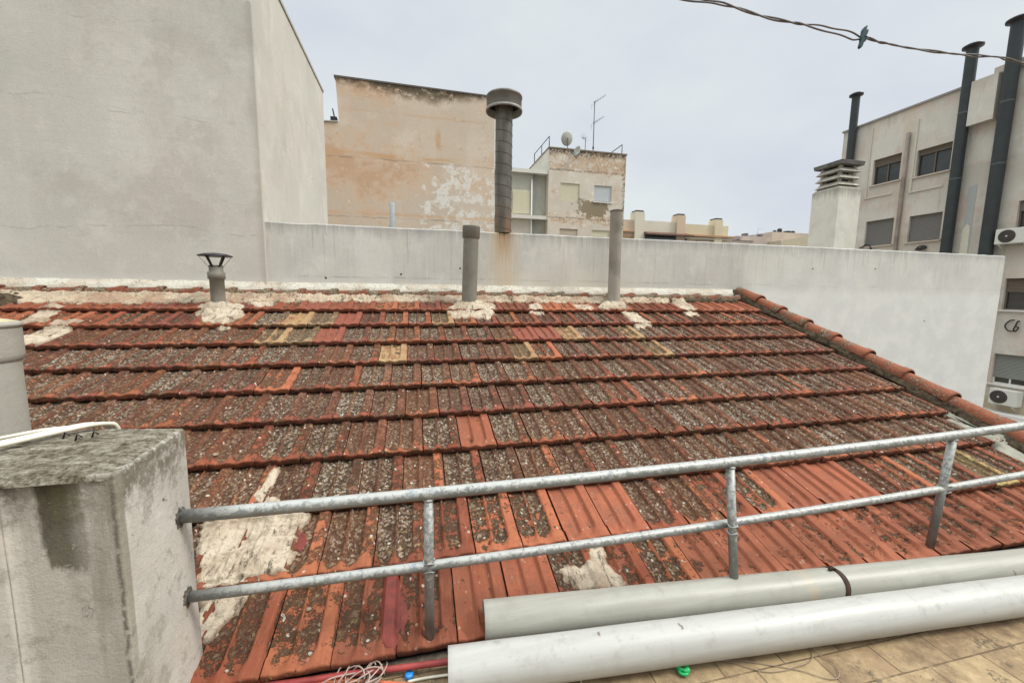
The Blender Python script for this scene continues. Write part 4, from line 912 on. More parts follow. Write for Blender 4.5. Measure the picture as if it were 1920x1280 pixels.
def blade(ofs, wd, name, shp):
    vs = []; 
    for f, w2, o2 in shp:
        c = B+(A-B)*f + sd2*(ofs+o2)
        for a_, b_ in ((-1, -1), (1, -1), (1, 1), (-1, 1)): vs.append(c+sd2*a_*w2+th*b_*wd)
    m = MB().add(vs, [(i*4+k, i*4+(k+1) % 4, (i+1)*4+(k+1) % 4, (i+1)*4+k) for i in range(len(shp)-1) for k in range(4)]); q = len(shp)-1
    m.f += [(3, 2, 1, 0), (q*4, q*4+1, q*4+2, q*4+3)]; m.sm += [False]*2; return m.build(name, M_TEAL, pg, bevel=.0008)
blade(0, .005, 'peg_arm', [(-.02, .002, 0), (.05, .0045, 0), (.3, .005, .001), (.45, .007, .001), (.55, .005, 0), (.8, .0055, -.001), (.93, .004, 0), (1.02, .0015, .004)])
blade(.006, .0045, 'peg_arm', [(.25, .0015, -.002), (.32, .004, .001), (.42, .005, .001), (.55, .0035, -.001), (.7, .004, .001), (.82, .003, .002), (.86, .001, .003)])
MB().tube([M_+sd2*(.009*math.cos(a))+ax*(.007*math.sin(a))+th*(.0018*(i-8)/2) for i, a in enumerate([2*math.pi*k/8 for k in range(17)])], .0012, n=6).build('peg_spring', M_BLKM, pg)

# ------------------------------------------------------------------ the town behind
MB().box((-1500, -1500, -9.6), (1500, 1500, -9.0)).build('ground', plain('street_ground', (.16, .15, .135), .95, var=.2, scale=.5), None, kind='structure')

# stained ochre building (blind gable wall)
def ruin_zones(m, c):
    x, y, z = m.xyz()
    b = m.noise(.55, 7, .66, vec=m.map((1, 1, 1.5), loc=(2, 0, 1))); b2 = m.noise(1.7, 7, .7, vec=m.map(loc=(7, 3, 1))); hs = m.noise(1, 6, .65, vec=m.map((.8, .8, 4.5)))
    n = m.noise(4.5, 7, .78); n9 = m.noise(13, 5, .7)
    og = m.mth('ADD', m.mth('MULTIPLY', b, .40), m.mth('MULTIPLY', b2, .36)); og = m.mth('ADD', og, m.mth('ADD', m.mth('MULTIPLY', hs, .16), m.mth('MULTIPLY', n, .13)))
    og = m.mth('ADD', og, m.rng(m.mth('ABSOLUTE', m.mth('SUBTRACT', z, 6.1)), .2, 1.3, .07, -.02))       # strongest in the storey below the band
    og = m.mth('ADD', og, m.rng(x, -2.4, 2.5, .035, -.03)); og = m.mth('ADD', og, m.rng(z, 8.5, 9.2, 0, .05))
    c = m.mix(m.rng(og, .475, .600, 0, .75), c, (.60, .42, .285))
    c = m.mix(m.rng(og, .56, .66, 0, .6), c, (.50, .29, .165))
    wh = m.mth('ADD', m.mth('MULTIPLY', b2, .6), m.mth('MULTIPLY', n, .4)); wh = m.mth('ADD', wh, m.rng(x, -.8, 1.2, -.06, .035)); wh = m.mth('ADD', wh, m.rng(z, 6.5, 6.9, .0, -.12))
    c = m.mix(m.rng(wh, .52, .56, 0, .85), c, (.72, .69, .63))
    c = m.mix(m.mth('MULTIPLY', m.rng(wh, .50, .53), m.rng(n9, .58, .64, 0, .7)), c, (.22, .2, .17))
    for zb, h, amt, cc in ((6.74, .13, .8, (.56, .33, .17)), (6.60, .05, .55, (.20, .15, .10)), (4.55, .12, .7, (.58, .34, .18)), (4.42, .05, .6, (.22, .17, .12)), (8.3, .07, .45, (.55, .34, .2))):
        d = m.mth('ABSOLUTE', m.mth('SUBTRACT', m.mth('ADD', z, m.mth('MULTIPLY', m.mth('SUBTRACT', b2, .5), .22)), zb))
        c = m.mix(m.mth('MULTIPLY', m.rng(d, 0, h, amt, 0), m.rng(hs, .38, .55, .15, 1)), c, cc)
    a = m.mth('ADD', z, m.mth('MULTIPLY', m.mth('SUBTRACT', b2, .5), .9)); a = m.mth('ADD', a, m.rng(m.mth('ABSOLUTE', m.mth('SUBTRACT', x, .3)), .3, 2.6, .18, -.12))
    c = m.mix(m.mth('MULTIPLY', m.rng(a, 8.85, 9.35), m.rng(n, .38, .50)), c, (.13, .10, .065))
    sp_ = m.mth('MULTIPLY', m.rng(m.mth('ABSOLUTE', m.mth('SUBTRACT', x, .85)), .02, .16, .6, 0), m.rng(m.mth('ABSOLUTE', m.mth('SUBTRACT', z, 7.35)), .3, .75, 1, 0))
    c = m.mix(m.mth('MULTIPLY', sp_, m.rng(b2, .4, .6)), c, (.50, .27, .12))
    c = m.mix(m.mth('MULTIPLY', m.rng(n, .58, .63, 0, .6), m.rng(b, .42, .55)), c, (.34, .27, .19))
    c = m.mix(m.rng(n9, .56, .70, 0, .35), c, (.68, .57, .43))
    c = m.mix(m.rng(n9, .44, .32, 0, .30), c, (.40, .31, .22))
    return c
M_RUIN = plaster('stained_ochre', (.62, .51, .40), (.53, .43, .33), (.68, .59, .48), scale=.45, extra=ruin_zones)
m = MB()
m.prism([(-3.6, -9), (3.1, -9), (3.1, 9.34), (-2.2, 9.375), (-2.86, 9.39), (-2.83, 8.9), (-2.78, 7.82), (-3.25, 7.76), (-3.6, 7.74)], 17, 24, axis=1)
ru = m.build('stained_building', M_RUIN, None, 'tall blind gable wall stained ochre and grey, left of the spiral steel flue', 'building')
MB().prism([(-2.90, 9.36), (-2.84, 9.36), (3.15, 9.31), (3.15, 9.36), (-2.84, 9.42), (-2.90, 9.42)], 16.96, 24, axis=1).build('coping', plain('dark_coping', (.13, .11, .09), .95, var=.4), ru)
MB().prism([(-3.7, 7.745), (-2.81, 7.80), (-2.81, 7.84), (-3.7, 7.785)], 16.96, 24, axis=1).build('coping', M_COPE, ru)
m = MB(); c = (-2.970, 17.300, 7.920); m.box((c[0]-.14, 17.2, c[2]-.02), (c[0]+.08, 17.45, c[2]+.14)); m.tube([(c[0]+.0, 17.3, c[2]+.1), (c[0]-.07, 17.3, c[2]+.45)], .025, n=6)
m.build('chimney', M_BLKM, ru)

# apartment block with the antennas
YB = 25.0; ZT = 10.45; XL, XR = 7.97, 13.15
M_APT = plaster('peeling_apartment', (.66, .59, .49), (.56, .49, .40), (.72, .67, .58), scale=.5, extra=apt_zones)
ap = empty('apartment_block', (10.5, 27, -9), 'apartment block with peeling brown stained front, dishes and aerials on its roof', 'building')
wr = [((8.748, 25.000, 8.445)[0], (10.026, 25.000, 8.437)[0], 7.40, 8.46), (11.03, 12.22, 7.46, 8.46), (8.76, 9.98, 4.6, 5.68), (10.96, 12.19, 4.6, 5.69)]
P_ = lambda a, b, d: (a, YB+d, b)
m = facade(wr, XL, XR, -9, ZT, P_, .16)
m.add([(XR, YB, -9), (XR, YB+7, -9), (XR, YB+7, ZT), (XR, YB, ZT)], [(0, 1, 2, 3)]); m.add([(XL, YB, ZT), (XR, YB, ZT), (XR, YB+7, ZT), (XL, YB+7, ZT)], [(0, 1, 2, 3)])
m.build('front_wall', M_APT, ap)
M_APS = plaster('apartment_side', (.60, .58, .48), (.52, .50, .42), (.66, .64, .55), scale=.6)
M_APSH = plaster('apartment_green_wall', (.46, .46, .39), (.40, .40, .34), (.52, .52, .45), scale=.6)
MB().box((XL-.012, YB+.005, -9), (XL, YB+7, ZT+.02)).build('side_wall', M_APS, ap)
MB().box((XL-2.9, 28.3, -9), (XL-.015, 33, 10.05)).build('rear_wing', M_APS, ap)
MB().box((4.0, 28.32, -9), (XL-2.89, 33, 9.75)).build('rear_wing', M_APS, ap)
MB().box((4.0, YB+.35, -9), (XL-.87, YB+3.2, 8.96)).build('front_wing', M_APS, ap)
MB().box((XL-.86, YB+.55, -9), (XL-.02, YB+3.2, 8.96)).build('green_bay', M_APSH, ap)
MB().box((4.0, YB+.34, 8.0), (XL-.87, YB+.349, 8.95)).build('upper_band', M_APSH, ap)
for z0, z1 in ((8.92, 9.14), (6.19, 6.40)):
    MB().box((4.0, YB+.05, z0), (XL-.002, YB+3.2, z1)).build('balcony_slab', plain('slab_paint', (.62, .60, .54), .8, var=.08), ap)
MB().box((XL-.05, YB-.04, ZT), (XR+.05, YB+7, ZT+.08)).build('coping', plain('roof_edge', (.20, .17, .13), .95, var=.4, scale=6), ap)
def shutter(name, a0, a1, z0, z1, P, mat, parent, sl=.05, d=.10):
    m = MB(); n = max(3, int((z1-z0)/sl)); h = (z1-z0)/n
    for i in range(n):
        z = z0+i*h
        m.add([P(a0, z, d+.008), P(a1, z, d+.008), P(a1, z+h*.5, d-.004), P(a0, z+h*.5, d-.004), P(a1, z+h*.92, d+.006), P(a0, z+h*.92, d+.006), P(a1, z+h, d+.012), P(a0, z+h, d+.012)], [(0, 1, 2, 3), (3, 2, 4, 5), (5, 4, 6, 7)])
    return m.build(name, mat, parent)
M_SHC = plain('cream_shutter', (.64, .60, .44), .7, var=.05); M_SHW = plain('pale_blue_shutter', (.52, .55, .55), .6, var=.06); M_SHB = plain('buff_shutter', (.52, .45, .34), .7, var=.06)
M_FRW = plain('white_frame', (.68, .67, .62), .6, var=.04); M_GLASS = plain('dark_glass', (.03, .035, .035), .12, var=.3, scale=2, spec=.6)
def window(r, P, parent, shmat, cover=1.0, frame=None, mull=1, dg=.12, sill=True, sillmat=None, box=0):
    fr = MB(); w = .045; a0, a1, b0, b1 = r; fd0, fd1 = dg-.04, dg+.0
    def bx(m, x0, x1, z0, z1, d0, d1):
        c = [P(x0, z0, d0), P(x1, z1, d1)]; m.box(c[0], c[1])
    bx(fr, a0, a1, b0, b0+w, fd0, fd1); bx(fr, a0, a1, b1-w, b1, fd0, fd1); bx(fr, a0, a0+w, b0+w, b1-w, fd0, fd1); bx(fr, a1-w, a1, b0+w, b1-w, fd0, fd1)
    for k in range(mull):
        c = a0+(a1-a0)*(k+1)/(mull+1); bx(fr, c-w*.5, c+w*.5, b0+w, b1-w, fd0, fd1)
    f = fr.build('window', frame or M_FRW, parent)
    g = MB(); bx(g, a0+.01, a1-.01, b0+.01, b1-.01, dg+.005, dg+.02); g.build('pane', M_GLASS, f)
    if cover > 0: shutter('shutter', a0+.01, a1-.01, b1-(b1-b0)*cover+.01, b1-.01, P, shmat, f, d=fd0-.025)
    if box: g = MB(); bx(g, a0, a1, b1-box, b1-.002, -.0, .06); g.build('shutter_box', shmat, f)
    if sill: g = MB(); bx(g, a0-.06, a1+.06, b0-.06, b0-.003, -.07, dg); g.build('sill', sillmat or M_FRW, f)
    return f
window(wr[0], P_, ap, M_SHC, 1.0, sill=False, frame=M_SHC); window(wr[1], P_, ap, M_SHW, .96, mull=0, frame=M_FRW)
window(wr[2], P_, ap, M_SHB, .72, sill=False, frame=M_SHB); window(wr[3], P_, ap, M_SHC, .78, sill=False)
PW = lambda a, b, d: (a, YB+.26+d, b)
shutter('shutter', (5.786, 25.300, 7.901)[0], (6.876, 25.300, 7.910)[0], (6.247, 25.300, 6.523)[2], (6.226, 25.300, 7.899)[2], PW, M_SHC, ap, d=.05)
MB().tube([(XL-1.0, YB+.28, 8.6), (XL-1.0, YB+.28, 2.0)], .05, n=8).build('downpipe', M_FRW, ap)
MB().tube([(XL-.85, YB+.30, 8.9), (XL-.85, YB+.30, 2.0)], .03, n=8).build('downpipe', plain('grey_pipe', (.22, .21, .20), .7), ap)
m = MB()
m.tube([(XL+.02, YB+.1, ZT), (XL+.02, YB+.1, ZT+.72), (XL+.02, YB+3.4, ZT+.72), (XL+.02, YB+3.4, ZT-.4)], .028, n=6); m.tube([(XL+.02, YB+1.7, ZT), (XL+.02, YB+1.7, ZT+.72)], .025, n=6)
m.build('roof_rail', M_BLKM, ap)
m = MB(); m.tube([(12.88, YB+.1, ZT+.08), (12.88, YB+.1, ZT+.66), (12.88, YB+3.6, ZT+.66), (12.88, YB+3.6, ZT)], .028, n=6); m.tube([(12.88, YB+1.8, ZT), (12.88, YB+1.8, ZT+.66)], .022, n=6); m.build('roof_rail', M_BLKM, ap)
for k in range(3):
    MB().tube([(XL+.02, YB+3.4, ZT+.25+k*.2), (12.88, YB+3.6, ZT+.22+k*.2)], .008, n=5).build('clothes_line', M_FRW, ap)
m = MB()
# dishes and aerials
def dish(loc, r, face, name_label, mast):
    d = empty('satellite_dish', loc, name_label, 'satellite dish', 'satellite dishes on the apartment roof'); loc = Vector(loc); f = Vector(face).normalized()
    MB().lathe([(0, -.09), (r*.5, -.065), (r*.85, -.02), (r, .0), (r*.99, .01), (r*.84, -.008), (r*.5, -.05), (0, -.075)], loc, n=30, axis=f).build('reflector', plain('dish_grey', (.42, .43, .38), .7, var=.08), d)
    m = MB(); m.tube([loc-Vector((0, 0, r))-f*-.02, loc+f*.35-Vector((0, 0, r*.5))], .012, n=6); m.tube([loc+f*.35-Vector((0, 0, r*.5)), loc+f*.42-Vector((0, 0, r*.4))], .03, n=8); m.build('feed_arm', M_BLKM, d)
    m = MB(); m.tube(mast, .022, n=8); m.build('mast', M_BLKM, d)
c = (9.164, 25.200, 11.179); dish(c, .42, (-.25, .9, .28), 'large round grey satellite dish on a pole above the roof edge', [(c[0]+.02, c[1]-.12, ZT-.05), (c[0]+.02, c[1]-.12, c[2])])
c = (9.663, 24.700, 10.332); dish(c, .30, (-.8, -.35, .2), 'small oval satellite dish fixed in front of the roof edge', [(c[0]-.25, YB, c[2]-.02), (c[0], c[1]+.03, c[2]-.42), (c[0]+.25, YB, c[2]-.02)])
ae = empty('tv_aerial', (10.86, 25.3, ZT), 'tall rooftop television mast carrying two yagi aerials, one above the other', 'aerial')
mx_ = (10.902, 25.300, 13.603); x_ = (10.979, 25.300, 10.638)[0]
MB().tube([(x_, 25.3, ZT-.1), (x_, 25.3, mx_[2])], .026, n=8).build('mast', M_BLKM, ae)
M_AL = plain('aluminium', (.28, .28, .28), .4, .5)
for zc, L_ in ((mx_[2]-.1, .62), (mx_[2]-1.32, .55)):
    m = MB(); a = Vector((x_-.05, 25.3, zc)); b = Vector((x_+L_*.85, 24.9, zc+L_*.55)); m.tube([a, b], .014, n=6)
    for k in range(8):
        p = a+(b-a)*(k/7); q = Vector((.1, .24, -.02))*(1.0-.05*k); m.tube([p-q, p+q], .007, n=5)
    for s_ in (-1, 1): m.tube([a+Vector((0, .2*s_, .2)), a+Vector((-.05, .22*s_, -.3))], .007, n=5); m.tube([a+Vector((.12, .25*s_, .16)), a+Vector((-.08, .25*s_, -.1))], .006, n=5)
    m.build('yagi', M_AL, ae)
MB().lathe([(.05, 0), (.06, .05), (.05, .14)], (x_, 25.3, ZT+.3), n=8).build('clamp', M_BLKM, ae)
ae = empty('small_aerial', (10.3, 25.3, ZT), 'short aerial with a fan of pale rods between the dishes and the tall mast', 'aerial')
x_ = (10.440, 25.300, 11.491)[0]; zc = (10.443, 25.300, 11.396)[2]
MB().tube([(x_, 25.3, ZT-.05), (x_, 25.3, zc)], .02, n=8).build('mast', M_BLKM, ae)
m = MB()
for k in range(9):
    a = -1.1+k*.5; m.tube([(x_-.18, 25.3, zc-.08), (x_-.12+.3*math.cos(a), 25.2, zc-.05+.32*math.sin(a))], .006, n=5)
m.tube([(x_-.35, 25.1, zc-.12), (x_+.02, 25.3, zc-.04)], .012, n=6)
m.build('rods', M_AL, ae)

# far cream apartments
YC = 45; fb = empty('far_apartments', (31, 45, -9), 'long cream and ochre apartment top floor with square chimneys, seen over the low wall', 'building')
M_FC = plaster('far_cream', (.64, .55, .38), (.58, .49, .33), (.68, .60, .44), scale=.25); M_FP = plaster('far_pink', (.62, .47, .34), (.55, .42, .30), (.66, .53, .40), scale=.25)
M_FW = plaster('far_pale', (.66, .60, .48), (.60, .54, .42), (.70, .65, .54), scale=.25)
MB().box((23.0, YC, -9), (26.4, YC+10, 10.38)).build('wall', M_FP, fb); MB().box((26.4, YC+.02, -9), (31.0, YC+10, 10.40)).build('wall', M_FW, fb)
MB().box((31.0, YC, -9), (38.1, YC+10, 10.28)).build('wall', M_FC, fb)
for x0, x1, zt, mt in ((25.0, 26.2, 11.3, M_FW), (30.6, 31.7, 11.2, M_FP), (35.9, 37.0, 10.95, M_FC)):
    ch = MB().box((x0, YC-.35, 7), (x1, YC+.9, zt)).build('chimney', mt, fb)
    MB().box((x0+.1, YC-.25, zt), (x1-.1, YC+.8, zt+.18)).build('chimney_cap', M_BLKM, ch)
MB().lathe([(.15, 0), (.15, .5), (.22, .5), (.22, .7), (0, .72)], (37.4, YC+.5, 10.28), n=10).build('chimney', M_FC, fb)
M_COR = plain('ochre_cornice', (.42, .25, .13), .85, var=.1)
MB().box((22.9, YC-.3, 8.95), (25.0, YC, 9.08)).build('cornice', M_COR, fb); MB().box((31.8, YC-.5, 8.78), (38.9, YC, 8.98)).build('cornice', M_COR, fb)
MB().box((31.8, YC-.3, 8.5), (38.5, YC, 8.70)).build('cornice', M_FW, fb)
MB().prism([(YC-1.2, 8.66), (YC, 9.02), (YC, 9.12), (YC-1.2, 8.74)], 26.2, 32.4, axis=0).build('awning', plain('brown_awning', (.12, .06, .045), .9), fb)
MB().box((26.6, YC-.15, 7.4), (32.2, YC+.01, 8.7)).build('window', M_GLASS, fb)
MB().box((33.6, YC-.1, 7.2), (36.0, YC+.01, 8.3)).build('window', plain('brown_window', (.25, .15, .08), .7), fb)
for z in (8.55, 8.2): MB().box((23.1, YC-.15, z-.2), (24.9, YC+.01, z)).build('window', M_COR, fb)

# farthest roofs
M_F1 = plaster('far_rose', (.50, .42, .36), (.44, .36, .30), (.55, .47, .41), scale=.15); M_F2 = plaster('far_buff', (.54, .46, .32), (.48, .41, .29), (.58, .5, .37), scale=.15)
h1 = MB().box((72, 90, -9), (84, 104, 15.7)).add([(72, 89.8, 15.7), (84, 89.8, 15.7), (86, 96, 16.6), (74, 96, 15.9)], [(0, 1, 2, 3)]).build('distant_house', M_F1, None, 'low pinkish distant house just right of the cream apartments', 'house', 'distant houses on the skyline')
h2 = MB().box((82.2, 92, -9), (91.0, 104, 17.2)).build('distant_house', M_F1, None, 'distant rose coloured house with water tanks and an aerial on its roof', 'house', 'distant houses on the skyline')
h3 = MB().prism([(90.5, -9), (106, -9), (106, 18.0), (99, 17.4), (90.5, 16.0)], 88, 100, axis=1).build('distant_house', M_F2, None, 'distant buff house with a sloping roof, beside the louvred chimney', 'house', 'distant houses on the skyline')
h4 = MB().box((95.5, 96, -9), (108, 110, 19.4)).build('distant_house', M_F1, None, 'distant pinkish house with dark tanks on top, left of the louvred chimney', 'house', 'distant houses on the skyline')
rr_ = random.Random(9)
for k, (px, pz, w, h) in enumerate([(81.6, 16.3, .9, 1.0), (84.2, 17.2, .8, .9), (86.4, 17.2, 1.3, .55), (88.6, 17.2, .9, .8)]):
    MB().box((px, 93, pz), (px+w, 94.5, pz+h)).box((px+.1, 92.9, pz+.12), (px+w*.55, 93, pz+h*.8)).build('water_tank', plain('tank_%d' % k, (.16, .14, .14) if k % 2 else (.34, .32, .30), .8, var=.3), h2)
for k, (px, w, h) in enumerate([(97.8, .9, .8), (99.3, 1.2, 1.4), (101.5, 2.2, .8), (103.8, 1.2, .9)]):
    m = MB(); m.lathe([(0, 0), (w*.5, .02), (w*.5, h*.85), (w*.2, h), (0, h)], (px+w/2, 98, 19.4), n=12); m.build('water_tank', M_BLKM, h4)
m = MB(); m.tube([(87.9, 93, 17.2), (87.9, 93, 19.6)], .04, n=6); m.tube([(87.9, 93, 19.3), (89.1, 92.6, 19.5)], .03, n=6); m.tube([(87.4, 93, 18.2), (88.3, 93, 18.2)], .03, n=6); m.build('aerial', M_AL, h2)

# big building on the right, facade facing the roof
XF = 21.07; rb_ = empty('right_building', (24, 12, -9), 'beige plastered block on the right with tall dark flues against its wall', 'building')
K_ = 2.15
def rb_more(m, c):
    x, y, z = m.xyz()
    n = m.noise(1.1, 6, .7); k = m.noise(1, 5, .7, vec=m.map((2.6, 2.6, .35))); f = m.noise(5, 6, .75)
    c = m.mix(m.rng(n, .52, .64, 0, .55), c, (.60, .43, .34))
    c = m.mix(m.rng(k, .55, .70, 0, .45), c, (.36, .325, .27))
    for zs in (6.35, 3.95, 1.05):      # drips below the sills
        c = m.mix(m.mth('MULTIPLY', m.rng(m.mth('ADD', z, m.mth('MULTIPLY', k, 1.2)), zs-.5, zs+.5, 0, .35), m.rng(z, zs+.35, zs+.5, 1, 0)), c, (.40, .36, .29))
    d = m.mth('ABSOLUTE', m.mth('SUBTRACT', m.mth('ADD', y, m.mth('MULTIPLY', m.mth('SUBTRACT', k, .5), .6)), 14.45))
    c = m.mix(m.rng(d, .05, .35, .5, 0), c, (.58, .46, .32))
    c = m.mix(m.mth('MULTIPLY', m.rng(m.mth('ADD', z, m.mth('MULTIPLY', m.mth('SUBTRACT', f, .5), 1.4)), -1.7, -2.4), .6), c, (.42, .32, .18))
    c = m.mix(m.rng(f, .60, .68, 0, .30), c, (.38, .34, .29))
    return c
M_RB = plaster('right_plaster', (.70, .655, .565), (.60, .56, .48), (.75, .71, .63), warm=(.62, .47, .37), scale=.5, top=(9.85, .6, 0), grime=.45, topcol=(.36, .32, .27), extra=rb_more)
def zz(v): return (v-1.56)*K_+1.56
W_ = [(14.6, 15.75, zz(4.02), zz(4.56)), (12.80, 14.0, zz(3.985), zz(4.50)), (14.6, 15.8, zz(2.70), zz(3.25)), (12.83, 14.0, zz(2.70), zz(3.22)), (9.3, 10.64, zz(2.72), zz(3.20)), (9.3, 10.68, zz(1.39), zz(1.92)), (9.3, 10.68, zz(.11), zz(.63))]
PF = lambda a, b, d: (XF+d, a, b)
m = facade(W_, -4, 17.33, -9, 9.80, PF, .2)
m.build('facade_wall', M_RB, rb_)
MB().box((XF+.01, 17.31, -9), (XF+10, 17.335, 9.8)).box((XF+.01, -4, 9.7), (XF+10, 17.3, 9.79)).build('side_wall', M_RB, rb_)
MB().box((XF-.06, -4, 9.80), (XF+10, 17.39, 9.88)).build('coping', plain('grey_coping', (.30, .28, .25), .9), rb_)
MB().box((XF-.05, -4, 9.88), (XF+8, 11.8, 10.1)).build('parapet', M_RB, rb_)
M_SHG = plain('grey_shutter', (.19, .18, .165), .65, var=.06); M_SHG2 = plain('grey_green_shutter', (.24, .25, .22), .65, var=.06); M_BRN = plain('brown_frame', (.15, .12, .09), .6); M_SIL = plain('pink_sill', (.52, .44, .36), .8)
window(W_[0], PF, rb_, M_BRN, .30, M_BRN, 1, .16, sillmat=M_SIL); window(W_[1], PF, rb_, M_BRN, .22, M_BRN, 1, .16, sillmat=M_SIL)
window(W_[2], PF, rb_, M_SHG, 1.0, M_BRN, 0, .16, sillmat=M_SIL); window(W_[3], PF, rb_, M_SHG, .985, M_BRN, 0, .16, sillmat=M_SIL)
window(W_[4], PF, rb_, M_SHG, .36, M_BRN, 1, .16, sillmat=M_FRW); window(W_[5], PF, rb_, M_BRN, .45, M_BRN, 1, .16, sillmat=M_FRW)
window(W_[6], PF, rb_, M_SHG2, .80, M_FRW, 2, .16, sillmat=M_FRW)
# flat strips, downpipes, canopy box
M_PVW = plain('cream_pipe', (.58, .54, .44), .6)
for (y_, z0, z1) in ((15.95, zz(3.78), 9.5), (14.1, zz(3.72), 9.2)):
    MB().box((XF-.04, y_-.04, z0), (XF-.002, y_+.04, z1)).box((XF-.04, y_-1.15, z0-.06), (XF-.002, y_+.04, z0-.001)).build('cable_duct', M_PVW, rb_)
MB().tube([(XF-.08, 14.37, 8.75), (XF-.08, 14.37, 6.6), (XF-.08, 14.37, -8)], .075, n=12).build('downpipe', plain('rusty_downpipe', (.30, .25, .21), .7, var=.25, scale=2), rb_)
MB().box((XF-.35, 11.5, zz(4.64)), (XF-.002, 12.25, 9.79)).build('boxed_duct', M_RB, rb_)
MB().box((XF-.012, 11.85, 3.0), (XF-.002, 12.10, zz(3.60))).build('painted_strip', plain('blue_grey_strip', (.44, .45, .43), .85, var=.08), rb_)
MB().prism([(11.87, 3.0), (12.13, 3.0), (12.11, 4.3), (12.0, 4.5), (11.9, 4.4)], XF-.02, XF-.013, axis=0).build('bare_strip', plain('cream_strip', (.70, .66, .52), .85), rb_)
for z in (zz(-.30),): MB().box((XF-.6, 3, z-.28), (XF-.002, 10.9, z-.1)).build('ledge', M_FRW, rb_)
MB().box((XF-.9, 3, zz(-.30)-.75), (XF-.002, 10.9, zz(-.30)-.5)).build('ledge', M_FRW, rb_)
# flues on the facade
M_FLUE = plain('dark_green_flue', (.042, .049, .048), .5, .1, var=.12, scale=3)
def big_flue(y, x, r, z0, z1, label, bands=()):
    f = empty('dark_flue', (x, y, z0), label, 'flue', 'dark metal flues of the right building')
    MB().lathe([(r, 0), (r, z1-z0)], (x, y, z0), n=28).build('pipe', M_FLUE, f)
    MB().lathe([(r, -.10), (r*1.15, -.06), (r*1.68, -.03), (r*1.70, .03), (r*1.1, .09), (0, .11)], (x, y, z1+.0), n=28).build('rain_cap', M_BLKM, f)
    for zb in bands: MB().lathe([(r+.003, -.03), (r+.012, 0), (r+.003, .03)], (x, y, zb), n=28).build('joint_band', plain('band_%d' % int(zb*100+y*7), (.085, .10, .10), .5), f)
big_flue(12.42, XF-.24, .178, -8, zz(6.02), 'dark green flue with a round cap, middle of the three tall ones', (zz(3.75), zz(4.9)))
big_flue(11.20, XF-.26, .195, -8, zz(6.12), 'dark green flue with a round cap, nearest the right edge', (zz(3.85), zz(4.85)))
big_flue(16.75, XF-.2, .165, zz(3.0), zz(6.10), 'thinner dark flue rising behind the louvred chimney')
# air conditioners
M_AC = plain('ac_white', (.66, .65, .58), .5, var=.05)
def ac(y0, y1, z0, z1, label):
    a = empty('air_conditioner', (XF-.2, (y0+y1)/2, z0), label, 'air conditioner', 'air conditioners on the right building')
    MB().box((XF-.42, y0, z0), (XF-.10, y1, z1)).build('casing', M_AC, a, bevel=.015)
    yc = y1-(y1-y0)*.36; zc = (z0+z1)/2; r = (z1-z0)*.42
    g = MB().lathe([(r, -.002), (r*1.0, .012), (r*.93, .016), (0, .016)], (XF-.42, yc, zc), n=30, axis=(-1, 0, 0)).build('fan_grille', plain('fan_dark_%d' % int(z0*10), (.06, .05, .045), .6), a)
    m = MB()
    for k in range(4): rr2 = r*(.25+.2*k); m.tube([(XF-.442, yc+rr2*math.cos(t), zc+rr2*math.sin(t)) for t in [2*math.pi*i/24 for i in range(25)]], .004, n=5)
    m.build('fan_rings', plain('fan_ring_%d' % int(z0*10), (.12, .11, .1), .5), g)
    MB().lathe([(.03, 0), (.03, .01), (0, .012)], (XF-.44, yc, zc), n=12, axis=(-1, 0, 0)).build('fan_hub', M_AC, g)
    for yy in (y0+.1, y1-.12): m = MB(); m.tube([(XF, yy, z0-.03), (XF-.42, yy, z0-.03)], .015, n=6); m.tube([(XF, yy, z0-.25), (XF-.40, yy, z0-.04)], .012, n=6); m.build('bracket', M_FRW, a)
    return a
ac(10.05, 10.92, zz(2.49), zz(2.74), 'white air conditioner below the upper right window, beside a dark flue')
ac(9.72, 10.45, zz(-.21), zz(.05), 'white air conditioner below the lowest window, above the verge tiles')
MB().tube(curve_pts([(XF-.3, 10.95, zz(2.55)), (XF-.25, 11.0, zz(2.53)), (XF-.1, 11.02, zz(2.62)), (XF-.05, 11.05, zz(2.8))]), .015, n=6).build('ac_pipe', M_PVW, rb_)
# coiled black cables hanging on the facade
def coil(pts, label, r=.02):
    m = MB()
    for P in pts: m.tube(curve_pts([(XF-.05-.01*i, p[0], p[1]) for i, p in enumerate(P)], 6), r, n=7)
    m.build('cable_coil', M_BLKM, None, label, 'cable', 'black cable coils on the right facade')
yq = lambda px: None
coil([[(21.070, 10.261, 0.832)[1:], (21.070, 10.368, 0.806)[1:], (21.070, 10.463, 0.662)[1:], (21.070, 10.450, 0.545)[1:], (21.070, 10.341, 0.437)[1:], (21.070, 10.163, 0.434)[1:]],
      [(21.070, 10.121, 0.784)[1:], (21.070, 10.163, 0.800)[1:], (21.070, 10.200, 0.644)[1:], (21.070, 10.236, 0.486)[1:], (21.070, 10.165, 0.453)[1:], (21.070, 10.111, 0.574)[1:], (21.070, 10.182, 0.606)[1:]]], 'black cable coil with a looped tail below the shaded window', .022)
coil([[(21.070, 15.416, 3.848)[1:], (21.070, 15.459, 4.027)[1:], (21.070, 15.633, 4.096)[1:], (21.070, 15.769, 4.010)[1:], (21.070, 15.912, 3.974)[1:]]], 'black cable loop under the left grey shutter', .03)
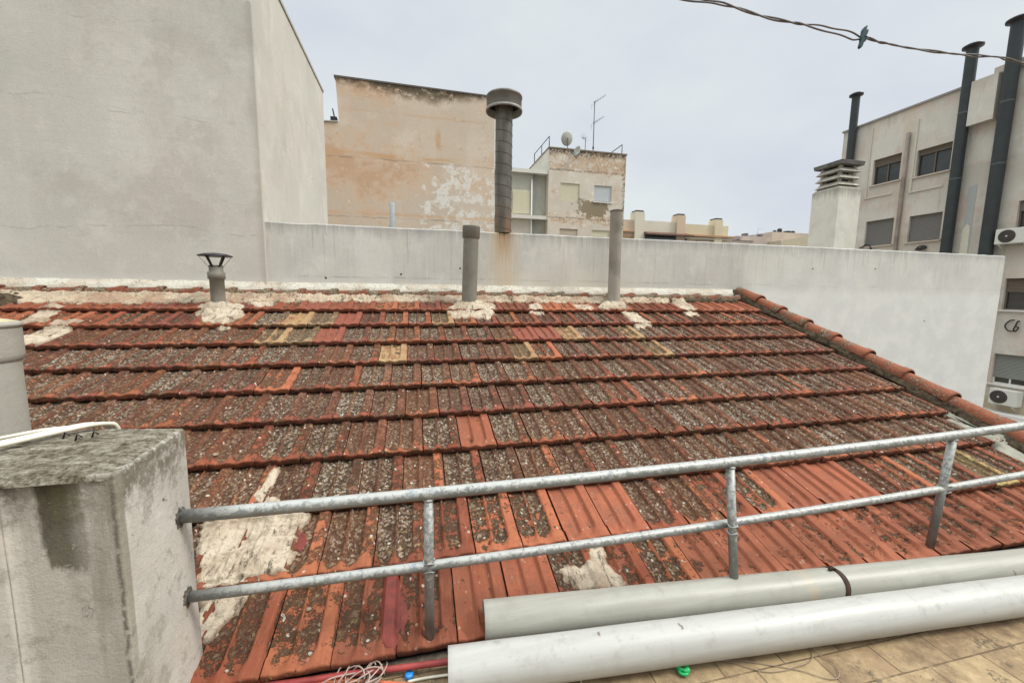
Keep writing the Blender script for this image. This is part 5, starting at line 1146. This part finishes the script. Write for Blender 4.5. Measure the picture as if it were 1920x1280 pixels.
coil([[(21.070, 13.595, 3.644)[1:], (21.070, 13.492, 3.769)[1:], (21.070, 13.286, 3.791)[1:], (21.070, 13.203, 3.716)[1:], (21.070, 13.326, 3.640)[1:], (21.070, 13.478, 3.632)[1:]], [(21.070, 13.519, 3.659)[1:], (21.070, 13.336, 3.730)[1:], (21.070, 13.219, 3.695)[1:]]], 'black cable loop under the right grey shutter', .03)

# louvred chimney
lc = empty('louvred_chimney', (12.7, 10.5, -9), 'squat cream rendered chimney stack with stacked concrete louvres and a dark slab top', 'chimney')
M_LC = plaster('chimney_render', (.78, .745, .64), (.64, .61, .51), (.80, .77, .68), scale=1.6, top=(4.8, .35, 0), grime=.85, topcol=(.30, .28, .23))
X0, X1, Y0, Y1 = 12.19, 13.02, 10.0, 10.86
def frus(m, a, b, z0, z1):
    """frustum box: a, b outset at bottom and top"""
    v = []
    for o, z in ((a, z0), (b, z1)): v += [(X0-o, Y0-o, z), (X1+o, Y0-o, z), (X1+o, Y1+o, z), (X0-o, Y1+o, z)]
    m.add(v, [(0, 3, 2, 1), (4, 5, 6, 7), (0, 1, 5, 4), (1, 2, 6, 5), (2, 3, 7, 6), (3, 0, 4, 7)]); return m
m = frus(MB(), 0, 0, -9, 4.80); frus(m, 0, -.10, 4.80, 4.90).build('stack', M_LC, lc, bevel=.01)
M_LV = plaster('louvre_cement', (.50, .46, .39), (.30, .28, .23), (.60, .56, .48), scale=5)
frus(MB(), -.24, -.24, 4.88, 5.50).build('core', M_DARK, lc)
for k in range(3):
    z = 4.905+k*.20; frus(MB(), .015-.035, -.13, z, z+.125).build('louvre', M_LV, lc, bevel=.006)
for a in (X0+.12, X1-.20):
    for b in (Y0+.12, Y1-.20): MB().box((a, b, 4.88), (a+.08, b+.08, 5.50)).build('corner_post', M_LV, lc)
M_SLAB = plain('slab_dark', (.15, .14, .125), .95, var=.35, scale=8, bump=.004)
frus(MB(), .005, .025, 5.485, 5.60).build('slab', M_SLAB, lc, bevel=.008)
frus(MB(), -.02, -.22, 5.602, 5.66).build('slab_top', M_SLAB, lc)
